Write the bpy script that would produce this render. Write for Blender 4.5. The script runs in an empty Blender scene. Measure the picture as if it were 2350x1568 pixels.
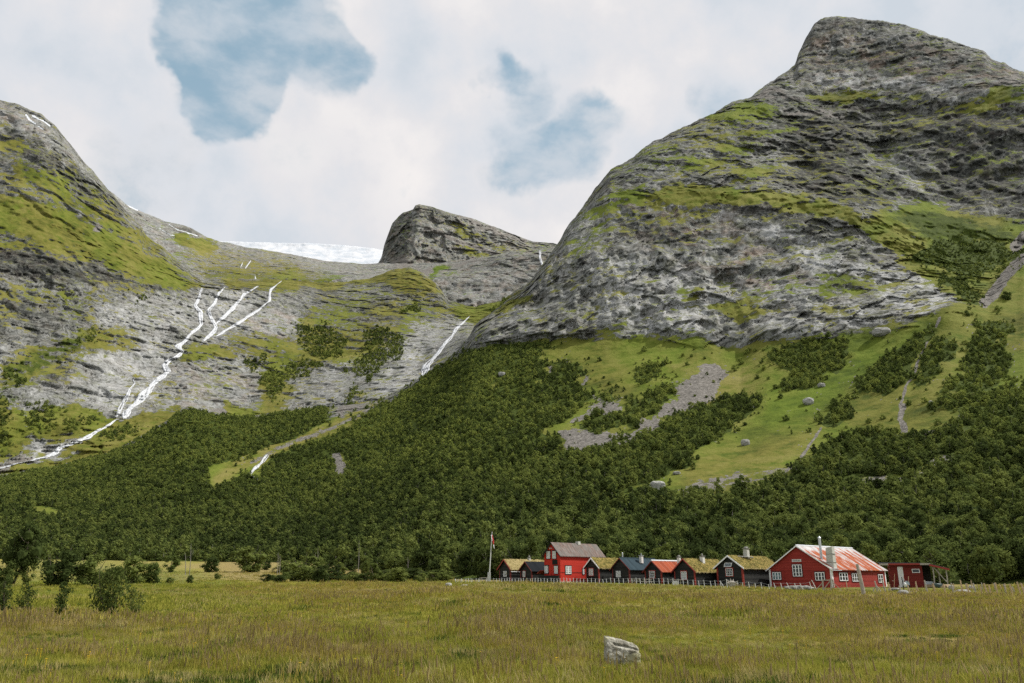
import bpy, bmesh, math, random
import numpy as np
from mathutils import Vector, Matrix
random.seed(7); RNG = np.random.default_rng(11)
scene = bpy.context.scene
COL = bpy.context.collection

# ------------------------------------------------------------------ camera
EYE = 1.6; PITCH = math.radians(16.69); F = 1828.0; CU, CV = 1175.0, 784.0
cam_d = bpy.data.cameras.new('camera'); cam = bpy.data.objects.new('camera', cam_d); COL.objects.link(cam)
cam_d.lens = 28.0; cam_d.sensor_width = 36.0; cam_d.clip_start = .1; cam_d.clip_end = 30000
cam.location = (0, 0, EYE); cam.rotation_euler = (math.pi/2 + PITCH, 0, 0)
scene.camera = cam
CS, SN = math.cos(PITCH), math.sin(PITCH)

def ray(u, v):
    """direction through a point of the photograph (2350 px wide), scaled to unit horizontal length"""
    u = np.asarray(u, float); v = np.asarray(v, float)
    x = (u - CU)/F; y = (CV - v)/F
    wy = CS - y*SN; wz = SN + y*CS
    h = np.sqrt(x*x + wy*wy)
    return x/h, wy/h, wz/h
def at(u, v, R):
    x, y, z = ray(u, v)
    return np.stack(np.broadcast_arrays(x*R, y*R, EYE + z*R), -1)
def to_uv(p):
    p = np.asarray(p, float); d = p - np.array([0, 0, EYE])
    dep = d[..., 1]*CS + d[..., 2]*SN; up = -d[..., 1]*SN + d[..., 2]*CS
    return CU + F*d[..., 0]/dep, CV - F*up/dep
ZO = {0: (0, 0, .91797), 1: (1120, 1300, 5.3409), 2: (1500, 1330, 5.3409), 3: (1880, 1320, 5.875), 4: (2160, 1320, 5.875),
      11: (0, 200, 2.613), 12: (0, 700, 2.613), 13: (800, 450, 2.613), 14: (1700, 0, 2.613), 15: (1500, 500, 2.217),
      16: (1100, 800, 2.448), 17: (1700, 900, 2.7326), 21: (0, 1300, 3.672), 22: (560, 1300, 3.672), 23: (0, 1340, 5.875),
      31: (1640, 1370, 14.256), 33: (1780, 1360, 13.069), 34: (2220, 1400, 13.056), 35: (1130, 1310, 9.8)}
K = 2350/2560
def Z(k, *pts):
    o = ZO[k]
    return [((o[0] + p[0]/o[2])*K, (o[1] + p[1]/o[2])*K) + tuple(p[2:]) for p in pts]

# ------------------------------------------------------------------ noise
def _h(i, j, k, s):
    n = (i*374761393 + j*668265263 + k*2147483647 + s*974634777) & 0xffffffff
    n = ((n ^ (n >> 13))*1274126177) & 0xffffffff
    n = ((n ^ (n >> 16))*2246822519) & 0xffffffff
    return ((n ^ (n >> 15)) & 0xffffff)/float(0xffffff)
def vn(x, y, z, s=0):
    xi = np.floor(x).astype(np.int64); yi = np.floor(y).astype(np.int64); zi = np.floor(z).astype(np.int64)
    fx, fy, fz = x-xi, y-yi, z-zi
    fx = fx*fx*(3-2*fx); fy = fy*fy*(3-2*fy); fz = fz*fz*(3-2*fz)
    r = 0
    for a in (0, 1):
        for b in (0, 1):
            for c in (0, 1):
                r = r + _h(xi+a, yi+b, zi+c, s)*(fx if a else 1-fx)*(fy if b else 1-fy)*(fz if c else 1-fz)
    return r*2-1
def fbm(x, y, z, o=4, s=0, g=.5):
    r = 0; a = 1; t = 0
    for i in range(o):
        r = r + a*vn(x, y, z, s+i); t += a
        x, y, z = x*2.03+7.1, y*2.03+3.3, z*2.03+1.7; a *= g
    return r/t
def ridged(x, y, z, o=4, s=0, g=.5):
    r = 0; a = 1; t = 0
    for i in range(o):
        r = r + a*(1-2*np.abs(vn(x, y, z, s+i))); t += a
        x, y, z = x*2.03+7.1, y*2.03+3.3, z*2.03+1.7; a *= g
    return r/t
def sstep(a, b, x):
    t = np.clip((x-a)/(b-a), 0, 1); return t*t*(3-2*t)

# ------------------------------------------------------------------ tagging and mesh helpers
def tag(o, label=None, cat=None, group=None, kind=None):
    if label: o['label'] = label
    if cat: o['category'] = cat
    if group: o['group'] = group
    if kind: o['kind'] = kind
    return o
def link(name, me, mat=None, parent=None, loc=None):
    o = bpy.data.objects.new(name, me); COL.objects.link(o)
    if mat is not None and me is not None:
        for m in (mat if isinstance(mat, (list, tuple)) else [mat]): me.materials.append(m)
    if parent: o.parent = parent
    if loc is not None: o.location = loc
    return o
def empty(name, loc=(0, 0, 0), rz=0):
    o = bpy.data.objects.new(name, None); COL.objects.link(o); o.location = loc; o.rotation_euler = (0, 0, rz)
    o.empty_display_size = .2
    return o
def quick_mesh(name, verts, faces, smooth=False, mat_idx=None):
    """verts (n,3), faces (m,k) numpy of equal length"""
    me = bpy.data.meshes.new(name)
    verts = np.asarray(verts, np.float32); faces = np.asarray(faces, np.int32)
    m, k = faces.shape
    me.vertices.add(len(verts)); me.vertices.foreach_set('co', verts.ravel())
    me.loops.add(m*k); me.loops.foreach_set('vertex_index', faces.ravel())
    me.polygons.add(m); me.polygons.foreach_set('loop_start', np.arange(0, m*k, k, dtype=np.int32))
    if mat_idx is not None: me.polygons.foreach_set('material_index', np.asarray(mat_idx, np.int32))
    me.update(calc_edges=True); me.validate()
    me.polygons.foreach_set('use_smooth', np.full(len(me.polygons), smooth))
    return me
def fattr(me, name, vals):
    a = me.attributes.new(name, 'FLOAT', 'POINT'); a.data.foreach_set('value', np.asarray(vals, np.float32).ravel())

class MB:
    """collects boxes, prisms and tubes; build() links them as one mesh object"""
    def __init__(s): s.v = []; s.f = []
    def add(s, vs, fs):
        n = len(s.v); s.v += [tuple(map(float, p)) for p in vs]; s.f += [tuple(i+n for i in f) for f in fs]; return s
    def box(s, x0, x1, y0, y1, z0, z1):
        return s.add([(x0, y0, z0), (x1, y0, z0), (x1, y1, z0), (x0, y1, z0), (x0, y0, z1), (x1, y0, z1), (x1, y1, z1), (x0, y1, z1)],
                     [(0, 3, 2, 1), (4, 5, 6, 7), (0, 1, 5, 4), (1, 2, 6, 5), (2, 3, 7, 6), (3, 0, 4, 7)])
    def bar(s, p, q, r, n=8, r2=None, twist=0, cap=True):
        p, q = Vector(p), Vector(q); d = (q-p).normalized(); a = d.orthogonal().normalized(); b = d.cross(a)
        r2 = r if r2 is None else r2; vs = []
        for c, rr in ((p, r), (q, r2)):
            for i in range(n):
                t = 2*math.pi*i/n + twist; vs.append(c + a*math.cos(t)*rr + b*math.sin(t)*rr)
        fs = [(i, (i+1) % n, n+(i+1) % n, n+i) for i in range(n)]
        if cap: fs += [tuple(range(n-1, -1, -1)), tuple(range(n, 2*n))]
        return s.add(vs, fs)
    def beam(s, p, q, w, h, up=(0, 0, 1)):
        p, q, up = Vector(p), Vector(q), Vector(up); d = (q-p).normalized(); a = d.cross(up).normalized(); b = a.cross(d)
        vs = [c + a*i*w/2 + b*j*h/2 for c in (p, q) for i, j in ((-1, -1), (1, -1), (1, 1), (-1, 1))]
        return s.add(vs, [(0, 1, 2, 3), (7, 6, 5, 4), (0, 4, 5, 1), (1, 5, 6, 2), (2, 6, 7, 3), (3, 7, 4, 0)])
    def tube(s, pts, r, n=6):
        for i in range(len(pts)-1):
            s.bar(pts[i], pts[i+1], r if not hasattr(r, '__len__') else r[i], n, None if not hasattr(r, '__len__') else r[i+1])
        return s
    def rock(s, c, rx, ry, rz, seed=0, sub=3, rough=.22, sq=.6):
        bm = bmesh.new(); bmesh.ops.create_icosphere(bm, subdivisions=sub, radius=1)
        P = np.array([v.co[:] for v in bm.verts]); f = [tuple(v.index for v in q.verts) for q in bm.faces]; bm.free()
        P = np.sign(P)*np.abs(P)**sq
        k = 1 + rough*fbm(P[:, 0]*1.3+seed*3.7, P[:, 1]*1.3, P[:, 2]*1.3, 4, seed, .55)
        P = P*k[:, None]*np.array([rx, ry, rz]) + np.array(c)
        return s.add(P, f)
    def mesh(s, name):
        me = bpy.data.meshes.new(name); me.from_pydata(s.v, [], s.f); me.update()
        bm = bmesh.new(); bm.from_mesh(me); bmesh.ops.recalc_face_normals(bm, faces=bm.faces); bm.to_mesh(me); bm.free()
        return me
    def build(s, name, mat, parent=None, loc=None, smooth=False, label=None):
        me = s.mesh(name)
        if smooth:
            me.polygons.foreach_set('use_smooth', np.ones(len(me.polygons), bool))
        o = link(name, me, mat, parent, loc)
        if label: o['label'] = label
        return o

# ------------------------------------------------------------------ node helper
class NT:
    def __init__(s, tree): s.t = tree; s.n = tree.nodes; s.l = tree.links
    def new(s, typ, ins=None, **kw):
        n = s.n.new(typ)
        for k, v in kw.items(): setattr(n, k, v)
        for k, v in (ins or {}).items():
            sock = n.inputs[k]
            if isinstance(v, bpy.types.NodeSocket): s.l.new(v, sock)
            else: sock.default_value = v
        return n
    def math(s, op, a, b=None, c=None, clamp=False):
        n = s.n.new('ShaderNodeMath'); n.operation = op; n.use_clamp = clamp
        for i, v in enumerate((a, b, c)):
            if v is None: continue
            if isinstance(v, bpy.types.NodeSocket): s.l.new(v, n.inputs[i])
            else: n.inputs[i].default_value = v
        return n.outputs[0]
    def vmath(s, op, a, b=None, out=0):
        n = s.n.new('ShaderNodeVectorMath'); n.operation = op
        for i, v in enumerate((a, b)):
            if v is None: continue
            if isinstance(v, bpy.types.NodeSocket): s.l.new(v, n.inputs[i])
            else: n.inputs[i].default_value = v
        return n.outputs[out]
    def noise(s, vec, scale=1, detail=4, rough=.55, dist=0):
        return s.new('ShaderNodeTexNoise', {'Vector': vec, 'Scale': scale, 'Detail': detail, 'Roughness': rough, 'Distortion': dist}).outputs['Fac']
    def smooth(s, x, a, b, lo=0., hi=1.):
        n = s.new('ShaderNodeMapRange', {'Value': x, 'From Min': a, 'From Max': b, 'To Min': lo, 'To Max': hi}, interpolation_type='SMOOTHSTEP')
        return n.outputs[0]
    def ramp(s, x, stops):
        n = s.n.new('ShaderNodeValToRGB'); s.l.new(x, n.inputs[0]); e = n.color_ramp.elements
        while len(e) < len(stops): e.new(.5)
        for q, (p, c) in zip(e, stops): q.position = p; q.color = (*c, 1) if len(c) == 3 else c
        return n.outputs[0]
    def mix(s, f, a, b, mode='MIX'):
        n = s.n.new('ShaderNodeMix'); n.data_type = 'RGBA'; n.blend_type = mode; n.clamp_factor = True
        for i, v in ((0, f), (6, a), (7, b)):
            if isinstance(v, bpy.types.NodeSocket): s.l.new(v, n.inputs[i])
            else: n.inputs[i].default_value = v if i == 0 else ((*v, 1) if len(v) == 3 else v)
        return n.outputs[2]
    def attr(s, name, typ='GEOMETRY', out='Fac'):
        return s.new('ShaderNodeAttribute', attribute_name=name, attribute_type=typ).outputs[out]
def mat_new(name):
    m = bpy.data.materials.new(name); m.use_nodes = True; m.node_tree.nodes.clear()
    return m, NT(m.node_tree)
def finish(nt, color, rough=.8, bump=None, bstr=.5, bdist=.05, spec=.3, metal=0., transl=0.):
    ins = {'Base Color': color if isinstance(color, bpy.types.NodeSocket) else (*color, 1), 'Roughness': rough, 'Specular IOR Level': spec, 'Metallic': metal}
    nrm = None
    if bump is not None:
        nrm = nt.new('ShaderNodeBump', {'Height': bump, 'Strength': bstr, 'Distance': bdist}).outputs[0]; ins['Normal'] = nrm
    p = nt.new('ShaderNodeBsdfPrincipled', ins).outputs[0]
    if transl:
        t = nt.new('ShaderNodeBsdfTranslucent', {'Color': ins['Base Color']}).outputs[0]
        p = nt.new('ShaderNodeMixShader', {0: transl, 1: p, 2: t}).outputs[0]
    nt.new('ShaderNodeOutputMaterial', {'Surface': p})
def simple(name, col, rough=.7, var=.25, scale=3., bstr=.3, bdist=.02, spec=.3, metal=0., stretch=(1, 1, 1)):
    m, nt = mat_new(name)
    tc = nt.new('ShaderNodeTexCoord').outputs['Object']
    v = nt.vmath('MULTIPLY', tc, stretch)
    n = nt.noise(v, scale, 6, .6)
    dark = tuple(c*(1-var) for c in col); lite = tuple(min(1, c*(1+var)) for c in col)
    finish(nt, nt.ramp(n, [(.3, dark), (.7, lite)]), rough, n, bstr, bdist, spec, metal)
    return m
# ------------------------------------------------------------------ ground height of the meadow
_GR = [0, 40, 70, 100, 130, 200, 300, 380, 600]
_GL = [0, 0, .05, .15, .5, 1.5, 5.6, 9.6, 20]
_GC = [0, .05, .3, .85, 1.28, 1.7, 3.2, 6, 14]
_GG = [0, 0, .03, .2, .58, 1.0, 3.2, 8, 18]
def ground_z(x, y):
    x = np.asarray(x, float); y = np.asarray(y, float)
    R = np.hypot(x, y); az = np.degrees(np.arctan2(x, y))
    l, c, g = np.interp(R, _GR, _GL), np.interp(R, _GR, _GC), np.interp(R, _GR, _GG)
    w1 = sstep(-14, -1, az); w2 = sstep(4, 20, az)
    z = l*(1-w1) + w1*(c*(1-w2) + g*w2)
    # river terrace edge on the left and gentle humps
    z = z + .28*sstep(-8, -5.5, az + 1.2*fbm(x/9., y/9., x*0, 2, 5))*sstep(38, 46, R - 9*fbm(az/4., x*0, x*0, 2, 8))*(1-sstep(85, 125, R))*(1-sstep(0, 8, az))
    amp = .16*sstep(5, 30, R)*(1-sstep(90, 125, R))
    return z + amp*fbm(x/11., y/11., x*0, 4, 2, .6) + .035*fbm(x/1.4, y/1.4, x*0, 3, 9)
def ground_R(u, v, lo=12, hi=420):
    """distance at which the meadow is met when looking through (u, v)"""
    rr = np.geomspace(lo, hi, 400); x, y, z = ray(u, v)
    d = EYE + z*rr - ground_z(x*rr, y*rr)
    k = np.argmax(d < 0)
    return rr[k] if d[k] < 0 else rr[np.argmin(np.abs(d))]
def ground_at(u, R):
    x, y, z = ray(u, 1332)
    return np.array([x*R, y*R, float(ground_z(x*R, y*R))])

# ------------------------------------------------------------------ soft masks given by outline
def poly_mask(u, v, pts, fe=8):
    P = np.array([p[:2] for p in pts], float); out = np.zeros(u.shape)
    m = (u > P[:, 0].min()-2*fe) & (u < P[:, 0].max()+2*fe) & (v > P[:, 1].min()-2*fe) & (v < P[:, 1].max()+2*fe)
    if not m.any(): return out
    a, b = u[m], v[m]; inside = np.zeros(a.shape, bool); dm = np.full(a.shape, 1e9)
    for i in range(len(P)):
        x1, y1 = P[i]; x2, y2 = P[(i+1) % len(P)]
        c = ((y1 > b) != (y2 > b)) & (a < (x2-x1)*(b-y1)/((y2-y1) if y2 != y1 else 1e-9) + x1); inside ^= c
        t = np.clip(((a-x1)*(x2-x1)+(b-y1)*(y2-y1))/max(1e-9, (x2-x1)**2+(y2-y1)**2), 0, 1)
        dm = np.minimum(dm, np.hypot(a-x1-t*(x2-x1), b-y1-t*(y2-y1)))
    sd = np.where(inside, dm, -dm); out[m] = sstep(-fe, fe, sd); return out
def line_mask(u, v, pts, w, fe=None):
    out = np.zeros(u.shape); fe = fe or w*.6
    for i in range(len(pts)-1):
        x1, y1 = pts[i][:2]; x2, y2 = pts[i+1][:2]
        w1 = pts[i][2] if len(pts[i]) > 2 else w; w2 = pts[i+1][2] if len(pts[i+1]) > 2 else w
        q = max(w1, w2) + fe
        m = (u > min(x1, x2)-q) & (u < max(x1, x2)+q) & (v > min(y1, y2)-q) & (v < max(y1, y2)+q)
        if not m.any(): continue
        a, b = u[m], v[m]
        t = np.clip(((a-x1)*(x2-x1)+(b-y1)*(y2-y1))/max(1e-9, (x2-x1)**2+(y2-y1)**2), 0, 1)
        d = np.hypot(a-x1-t*(x2-x1), b-y1-t*(y2-y1)); ww = (w1+(w2-w1)*t)/2
        out[m] = np.maximum(out[m], 1-sstep(ww-fe*.5, ww+fe*.5, d))
    return out

CH = ('grass', 'dry', 'pale', 'dark', 'scree', 'snow', 'bush', 'warm')
def blocks(x, y, z, s=0):
    """jointed rock: cells of constant offset with crisp edges, at three sizes"""
    wx = x + 14*fbm(x/40., y/40., z/40., 3, 900+s); wy = y + 14*fbm(x/40., y/40., z/40., 3, 910+s); wz = z + 9*fbm(x/55., y/55., z/55., 3, 920+s)
    r = 0
    for (a, b, h) in ((34, 19, 5.5), (15, 9, 2.8), (6.5, 4.5, 1.3)):
        q = (wx*.8+wy*.6)/a; w = (wy*.8-wx*.6)/a; k = wz/b; o = _h(np.floor(k).astype(np.int64), np.int64(3)+0*np.floor(q).astype(np.int64), 0*np.floor(q).astype(np.int64), s+7)
        r = r + h*(_h(np.floor(q+o*3).astype(np.int64), np.floor(w+o*2).astype(np.int64), np.floor(k).astype(np.int64), s+int(a))*2-1)
    return r
class Layer: pass
def make_layer(name, curves, u0, u1, du, dv, disp, paint, base, mat, edge=2.5, rnd=0, rnd_px=45, blur=3, back=(25, 80, 220), seed=0):
    L = Layer(); us = np.arange(u0, u1+du, du); n = len(us)
    C = [(np.interp(us, [p[0] for p in c], [p[1] for p in c]), np.interp(us, [p[0] for p in c], [p[2] for p in c])) for c in curves]
    for k in range(1, len(C)):                       # keep the curves in order
        C[k] = (np.minimum(C[k][0], C[k-1][0]-1.0), C[k][1])
    top = C[-1][0] + edge*fbm(us/22., us*0, us*0, 5, seed+50, .65)*1.6; C[-1] = (np.minimum(top, C[-2][0]-.5), C[-1][1])
    V, RR, seg = [], [], []
    for k in range(len(C)-1):
        m = max(2, int(np.ceil((C[k][0]-C[k+1][0]).max()/dv)))
        for j in range(m + (1 if k == len(C)-2 else 0)):
            t = j/m; V.append(C[k][0]*(1-t)+C[k+1][0]*t); RR.append(C[k][1]*(1-t)+C[k+1][1]*t); seg.append(k+t)
    V = np.array(V); R = np.array(RR); U = np.broadcast_to(us, V.shape).copy(); seg = np.array(seg)[:, None]+0*V
    for _ in range(blur):                            # soften creases between the control curves
        P_ = np.pad(R, ((3, 3), (5, 5)), 'edge'); R = sum(P_[3+i:P_.shape[0]-3+i, 5+j:P_.shape[1]-5+j] for i in (-3, 0, 3) for j in (-5, 0, 5))/9
    if rnd: R = R + rnd*np.clip(1-(V-V[-1:])/rnd_px, 0, 1)**2*(np.interp(U, [1300, 1700, 1800], [1, 1, .35]) if name == 'mountainside' else 1)
    p = at(U, V, R)
    d = disp(p[..., 0], p[..., 1], p[..., 2], U, V, seg)
    R = R - d*np.clip((V-V[-1:])/6+.35, 0, 1)
    p = at(U, V, R); L.R, L.U, L.V, L.us, L.P = R, U, V, us, p
    # masks
    wu = U + 34*fbm(U/38., V/22., U*0, 5, 90, .6)+4*vn(U/7., V/7., U*0, 95); wv = V + 20*fbm(U/44., V/20., U*0, 5, 80, .6)+3*vn(U/8., V/5., U*0, 85)
    ch = {c: np.full(U.shape, float(base.get(c, 0))) for c in CH}
    if 'fn' in base: base['fn'](ch, U, V, p, seg)
    for it in paint:
        c, val, pts = it[0], it[1], it[2]; fe = it[3] if len(it) > 3 else 8
        if isinstance(fe, tuple): m = line_mask(wu*.15+U*.85, wv*.15+V*.85, pts, fe[0])
        else: m = poly_mask(wu, wv, pts, fe*1.9)
        ch[c] = ch[c]*(1-m) + val*m
    L.ch = ch
    rows = [p]; top = p[-1]; out = top[:, :2]/np.linalg.norm(top[:, :2], axis=1)[:, None]
    for i, b in enumerate(back):
        q = top.copy(); q[:, :2] += out*b; q[:, 2] -= b*(.15, .5, 1.1, 1.3)[i]; rows.append(q[None])
    A = np.concatenate(rows, 0); h, w = A.shape[:2]
    idx = np.arange(h*w).reshape(h, w)
    f = np.stack([idx[:-1, :-1], idx[:-1, 1:], idx[1:, 1:], idx[1:, :-1]], -1).reshape(-1, 4)
    me = quick_mesh(name, A.reshape(-1, 3), f, True)
    for c in CH: fattr(me, c, np.concatenate([ch[c], np.repeat(ch[c][-1:], len(back), 0)], 0))
    o = link(name, me, mat); o['kind'] = 'structure'; L.obj = o
    return L
def surf(L, u, v, off=0.):
    """point of a layer seen at (u, v), pulled off metres towards the valley"""
    i = np.clip((u-L.us[0])/(L.us[1]-L.us[0]), 0, len(L.us)-1.001); a = int(i); t = i-a
    r = [np.interp(-v, -L.V[:, k], L.R[:, k]) for k in (a, a+1)]
    return at(u, v, r[0]*(1-t)+r[1]*t - off)

# ------------------------------------------------------------------ mountain material
def terrain_mat(name, green=1., rockgain=1., light=0., sw=.5, tw=.3):
    m, nt = mat_new(name)
    pos = nt.new('ShaderNodeNewGeometry').outputs['Position']; nrm = nt.new('ShaderNodeNewGeometry').outputs['Normal']
    A = {c: nt.attr(c) for c in CH}
    mul = lambda s: nt.vmath('MULTIPLY', pos, s)
    n1 = nt.noise(pos, .016, 4, .6); n2 = nt.noise(pos, .085, 6, .70); n3 = nt.noise(pos, .55, 5, .7)
    wn = nt.new('ShaderNodeTexNoise', {'Vector': pos, 'Scale': .012, 'Detail': 5.}).outputs['Color']
    wv = nt.new('ShaderNodeVectorMath', operation='SCALE'); nt.l.new(wn, wv.inputs[0]); wv.inputs['Scale'].default_value = 90
    wpos = nt.vmath('ADD', pos, wv.outputs[0])
    streak = nt.noise(nt.vmath('MULTIPLY', wpos, (.13, .13, .016)), 1, 5, .68)
    strata = nt.noise(nt.vmath('MULTIPLY', wpos, (.014, .014, .085)), 1, 5, .68)
    def thin(vec, sc, w_, det=4):                # dark joint lines: where a noise field crosses its middle value
        return nt.smooth(nt.math('ABSOLUTE', nt.math('SUBTRACT', nt.noise(nt.vmath('MULTIPLY', vec, sc), 1, det, .6), .5)), 0., w_, 1, 0)
    j1 = thin(wpos, (.05, .05, .016), .016); j2 = thin(wpos, (.013, .013, .07), .020); j3 = thin(pos, (.15, .15, .07), .035, 3)
    patch = nt.smooth(n1, .40, .56)
    fis = nt.math('MAXIMUM', j1, nt.math('MULTIPLY', j2, .8)); fis = nt.math('ADD', fis, nt.math('MULTIPLY', j3, nt.math('MULTIPLY', patch, .55)))
    rv = nt.math('ADD', nt.math('MULTIPLY', n2, .50), nt.math('MULTIPLY', streak, sw))
    rv = nt.math('ADD', rv, nt.math('MULTIPLY', strata, tw))
    rv = nt.math('ADD', rv, nt.math('MULTIPLY', n3, .22))
    rv = nt.math('ADD', rv, nt.math('MULTIPLY', n1, .25))
    rv = nt.math('SUBTRACT', rv, .36)
    rv = nt.math('ADD', rv, nt.math('MULTIPLY', A['pale'], .155))
    rv = nt.math('SUBTRACT', rv, nt.math('MULTIPLY', A['dark'], .15))
    rv = nt.math('SUBTRACT', rv, nt.math('MULTIPLY', fis, .20))
    g = rockgain
    rock = nt.ramp(rv, [(.28, (.024*g, .025*g, .023*g)), (.41, (.082*g, .084*g, .074*g)), (.50, (.155*g, .157*g, .143*g)), (.60, (.25*g, .252*g, .238*g)), (.76, (.42*g, .422*g, .41*g))])
    # pinkish iron stain where the rock carries it
    wf = nt.math('MULTIPLY', nt.smooth(nt.noise(pos, .03, 5, .7), .45, .65), nt.math('ADD', nt.math('MULTIPLY', A['warm'], .55), .10))
    rock = nt.mix(wf, rock, nt.mix(.5, rock, (.34, .22, .15)))
    # lichen and thin turf tint
    rock = nt.mix(nt.smooth(nt.noise(pos, .05, 3, .7), .50, .72, 0, .45), rock, (.085, .092, .034))
    scr = nt.ramp(nt.noise(pos, .45, 6, .8), [(.32, (.06, .055, .048)), (.5, (.16, .148, .13)), (.68, (.30, .28, .255))])
    rock = nt.mix(nt.smooth(nt.math('ADD', A['scree'], nt.math('ADD', nt.math('MULTIPLY', nt.math('SUBTRACT', n2, .5), 1.9), nt.math('MULTIPLY', nt.math('SUBTRACT', n3, .5), 1.3))), .42, .58), rock, scr)
    nz = nt.new('ShaderNodeSeparateXYZ', {0: nrm}).outputs[2]
    gf = nt.math('ADD', A['grass'], nt.math('MULTIPLY', nt.math('SUBTRACT', n2, .5), 1.7))
    gf = nt.math('ADD', gf, nt.math('MULTIPLY', nt.math('SUBTRACT', n1, .5), .6))
    gf = nt.math('ADD', gf, nt.math('MULTIPLY', nt.math('SUBTRACT', nz, .6), .38))
    gf = nt.math('ADD', gf, nt.math('MULTIPLY', nt.math('SUBTRACT', strata, .5), .9))
    gf = nt.math('SUBTRACT', gf, nt.math('MULTIPLY', nt.smooth(nt.math('ADD', A['scree'], nt.math('ADD', nt.math('MULTIPLY', nt.math('SUBTRACT', n2, .5), 1.9), nt.math('MULTIPLY', nt.math('SUBTRACT', n3, .5), 1.3))), .35, .65), 1.7))
    gm = nt.smooth(gf, .42, .60)
    gn = nt.math('ADD', nt.math('MULTIPLY', n1, .55), nt.math('MULTIPLY', n2, .45))
    G = green
    gc = nt.ramp(gn, [(.36, (.044*G, .070*G, .010*G)), (.47, (.100*G, .148*G, .016*G)), (.58, (.150*G, .205*G, .024*G)), (.7, (.19*G, .205*G, .034*G))])
    gd = nt.ramp(gn, [(.36, (.10*G, .095*G, .022*G)), (.5, (.19*G, .175*G, .04*G)), (.65, (.26*G, .235*G, .075*G))])
    gc = nt.mix(nt.math('MULTIPLY', A['dry'], nt.smooth(n2, .25, .55)), gc, gd)
    gc = nt.mix(nt.smooth(n3, .58, .74, 0, .22), gc, (.24, .23, .10))
    col = nt.mix(gm, rock, gc)
    bm_ = nt.smooth(nt.math('ADD', A['bush'], nt.math('MULTIPLY', nt.math('SUBTRACT', n2, .5), 1.1)), .42, .6)
    col = nt.mix(bm_, col, nt.ramp(n3, [(.35, (.03, .042, .009)), (.65, (.075, .10, .018))]))
    sm = nt.smooth(nt.math('ADD', A['snow'], nt.math('MULTIPLY', nt.math('SUBTRACT', n2, .5), .9)), .45, .6)
    col = nt.mix(sm, col, nt.ramp(n2, [(.35, (.42, .45, .48)), (.6, (.58, .60, .62))]))
    if light: col = nt.mix(light, col, (.5, .52, .54))
    hgt = nt.math('ADD', n2, nt.math('MULTIPLY', nt.math('SUBTRACT', 1., gm), nt.math('SUBTRACT', nt.math('MULTIPLY', streak, .6), nt.math('MULTIPLY', j1, .22))))
    finish(nt, col, .9, hgt, .55, 4.0, .06)
    return m
M_A = terrain_mat('mountain_rock_and_turf', .80, 1.08, sw=.68, tw=.12); M_B = terrain_mat('headwall_rock_and_turf', .74, .92, sw=.52, tw=.28)
M_D = terrain_mat('pale_basin_rock', .8, 1.0); M_E = terrain_mat('peak_rock', .85, 1.1)

# ------------------------------------------------------------------ right mountain with its talus slope
def disp_A(x, y, z, U, V, seg):
    cl = sstep(1.85, 2.1, seg)                       # 0 on the slope, 1 on the cliffs
    a = fbm(x/150., y/150., z/150., 3, 1)*26 + ridged(x/55., y/55., z/80., 4, 4)*11 + ridged(x/17., y/17., z/70., 4, 9)*6.5*(.5+.5*sstep(-.3,.4,fbm(x/120., y/120., z/120., 2, 44)))
    lowc0 = sstep(500, 580, V); tm = sstep(-.15, .3, fbm(x/75., y/75., z/45., 3, 40)); tilt = np.where(U > 1900, -.006, .010)*x
    hh = z/37. + 1.5*fbm(x/190., y/190., z/190., 4, 14, .6) + tilt
    fr = hh-np.floor(hh); a = a + (8-5*lowc0)*tm*(sstep(0, .3, fr)-fr)
    hh = z/14. + 1.9*fbm(x/85., y/85., z/85., 4, 17, .6) + tilt*2; fr = hh-np.floor(hh); a = a + 2.6*sstep(-.1, .35, fbm(x/50., y/50., z/30., 3, 47))*(sstep(0, .35, fr)-fr)
    a = a + fbm(x/5., y/5., z/9., 3, 21)*1.6 + blocks(x, y, z*.42, 0)*(.35+.65*sstep(-.25, .25, fbm(x/90., y/90., z/90., 3, 48)))
    bay = -55*np.exp(-((U-2010)/70)**2-((V-330)/95)**2) - 30*np.exp(-((U-1830)/60)**2-((V-390)/50)**2)   # hollow in the face
    b = fbm(x/90., y/90., z/90., 4, 31)*9 + fbm(x/14., y/14., z/14., 3, 35)*.9
    gl = np.exp(-((U-(2155-(V-730)*.37))/16)**2)*sstep(720, 760, V)*-3
    low = sstep(-.1, .5, seg)
    vr = sstep(1650, 1800, U)*sstep(225, 260, V)*(1-sstep(440, 500, V)); lowc = sstep(540, 600, V)*(1-sstep(760, 800, V))
    a = a + vr*ridged(x/42., y/42., z/260., 3, 61, .6)*20 + lowc*ridged(x/30., y/30., z/170., 3, 66, .6)*14*(1-sstep(1850, 2000, U)) - 16*vr
    return (a+bay)*cl + (b*low+gl)*(1-cl)
def c0(us):
    R0 = np.interp(us, [-300, 700, 900, 1080, 1300, 2600], [380, 360, 270, 190, 180, 172]); out = []
    for u, R in zip(us, R0):
        g = ground_at(u, R); _, v = to_uv(g - np.array([0, 0, .35])); out.append((u, float(v), float(R)))
    return out
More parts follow.
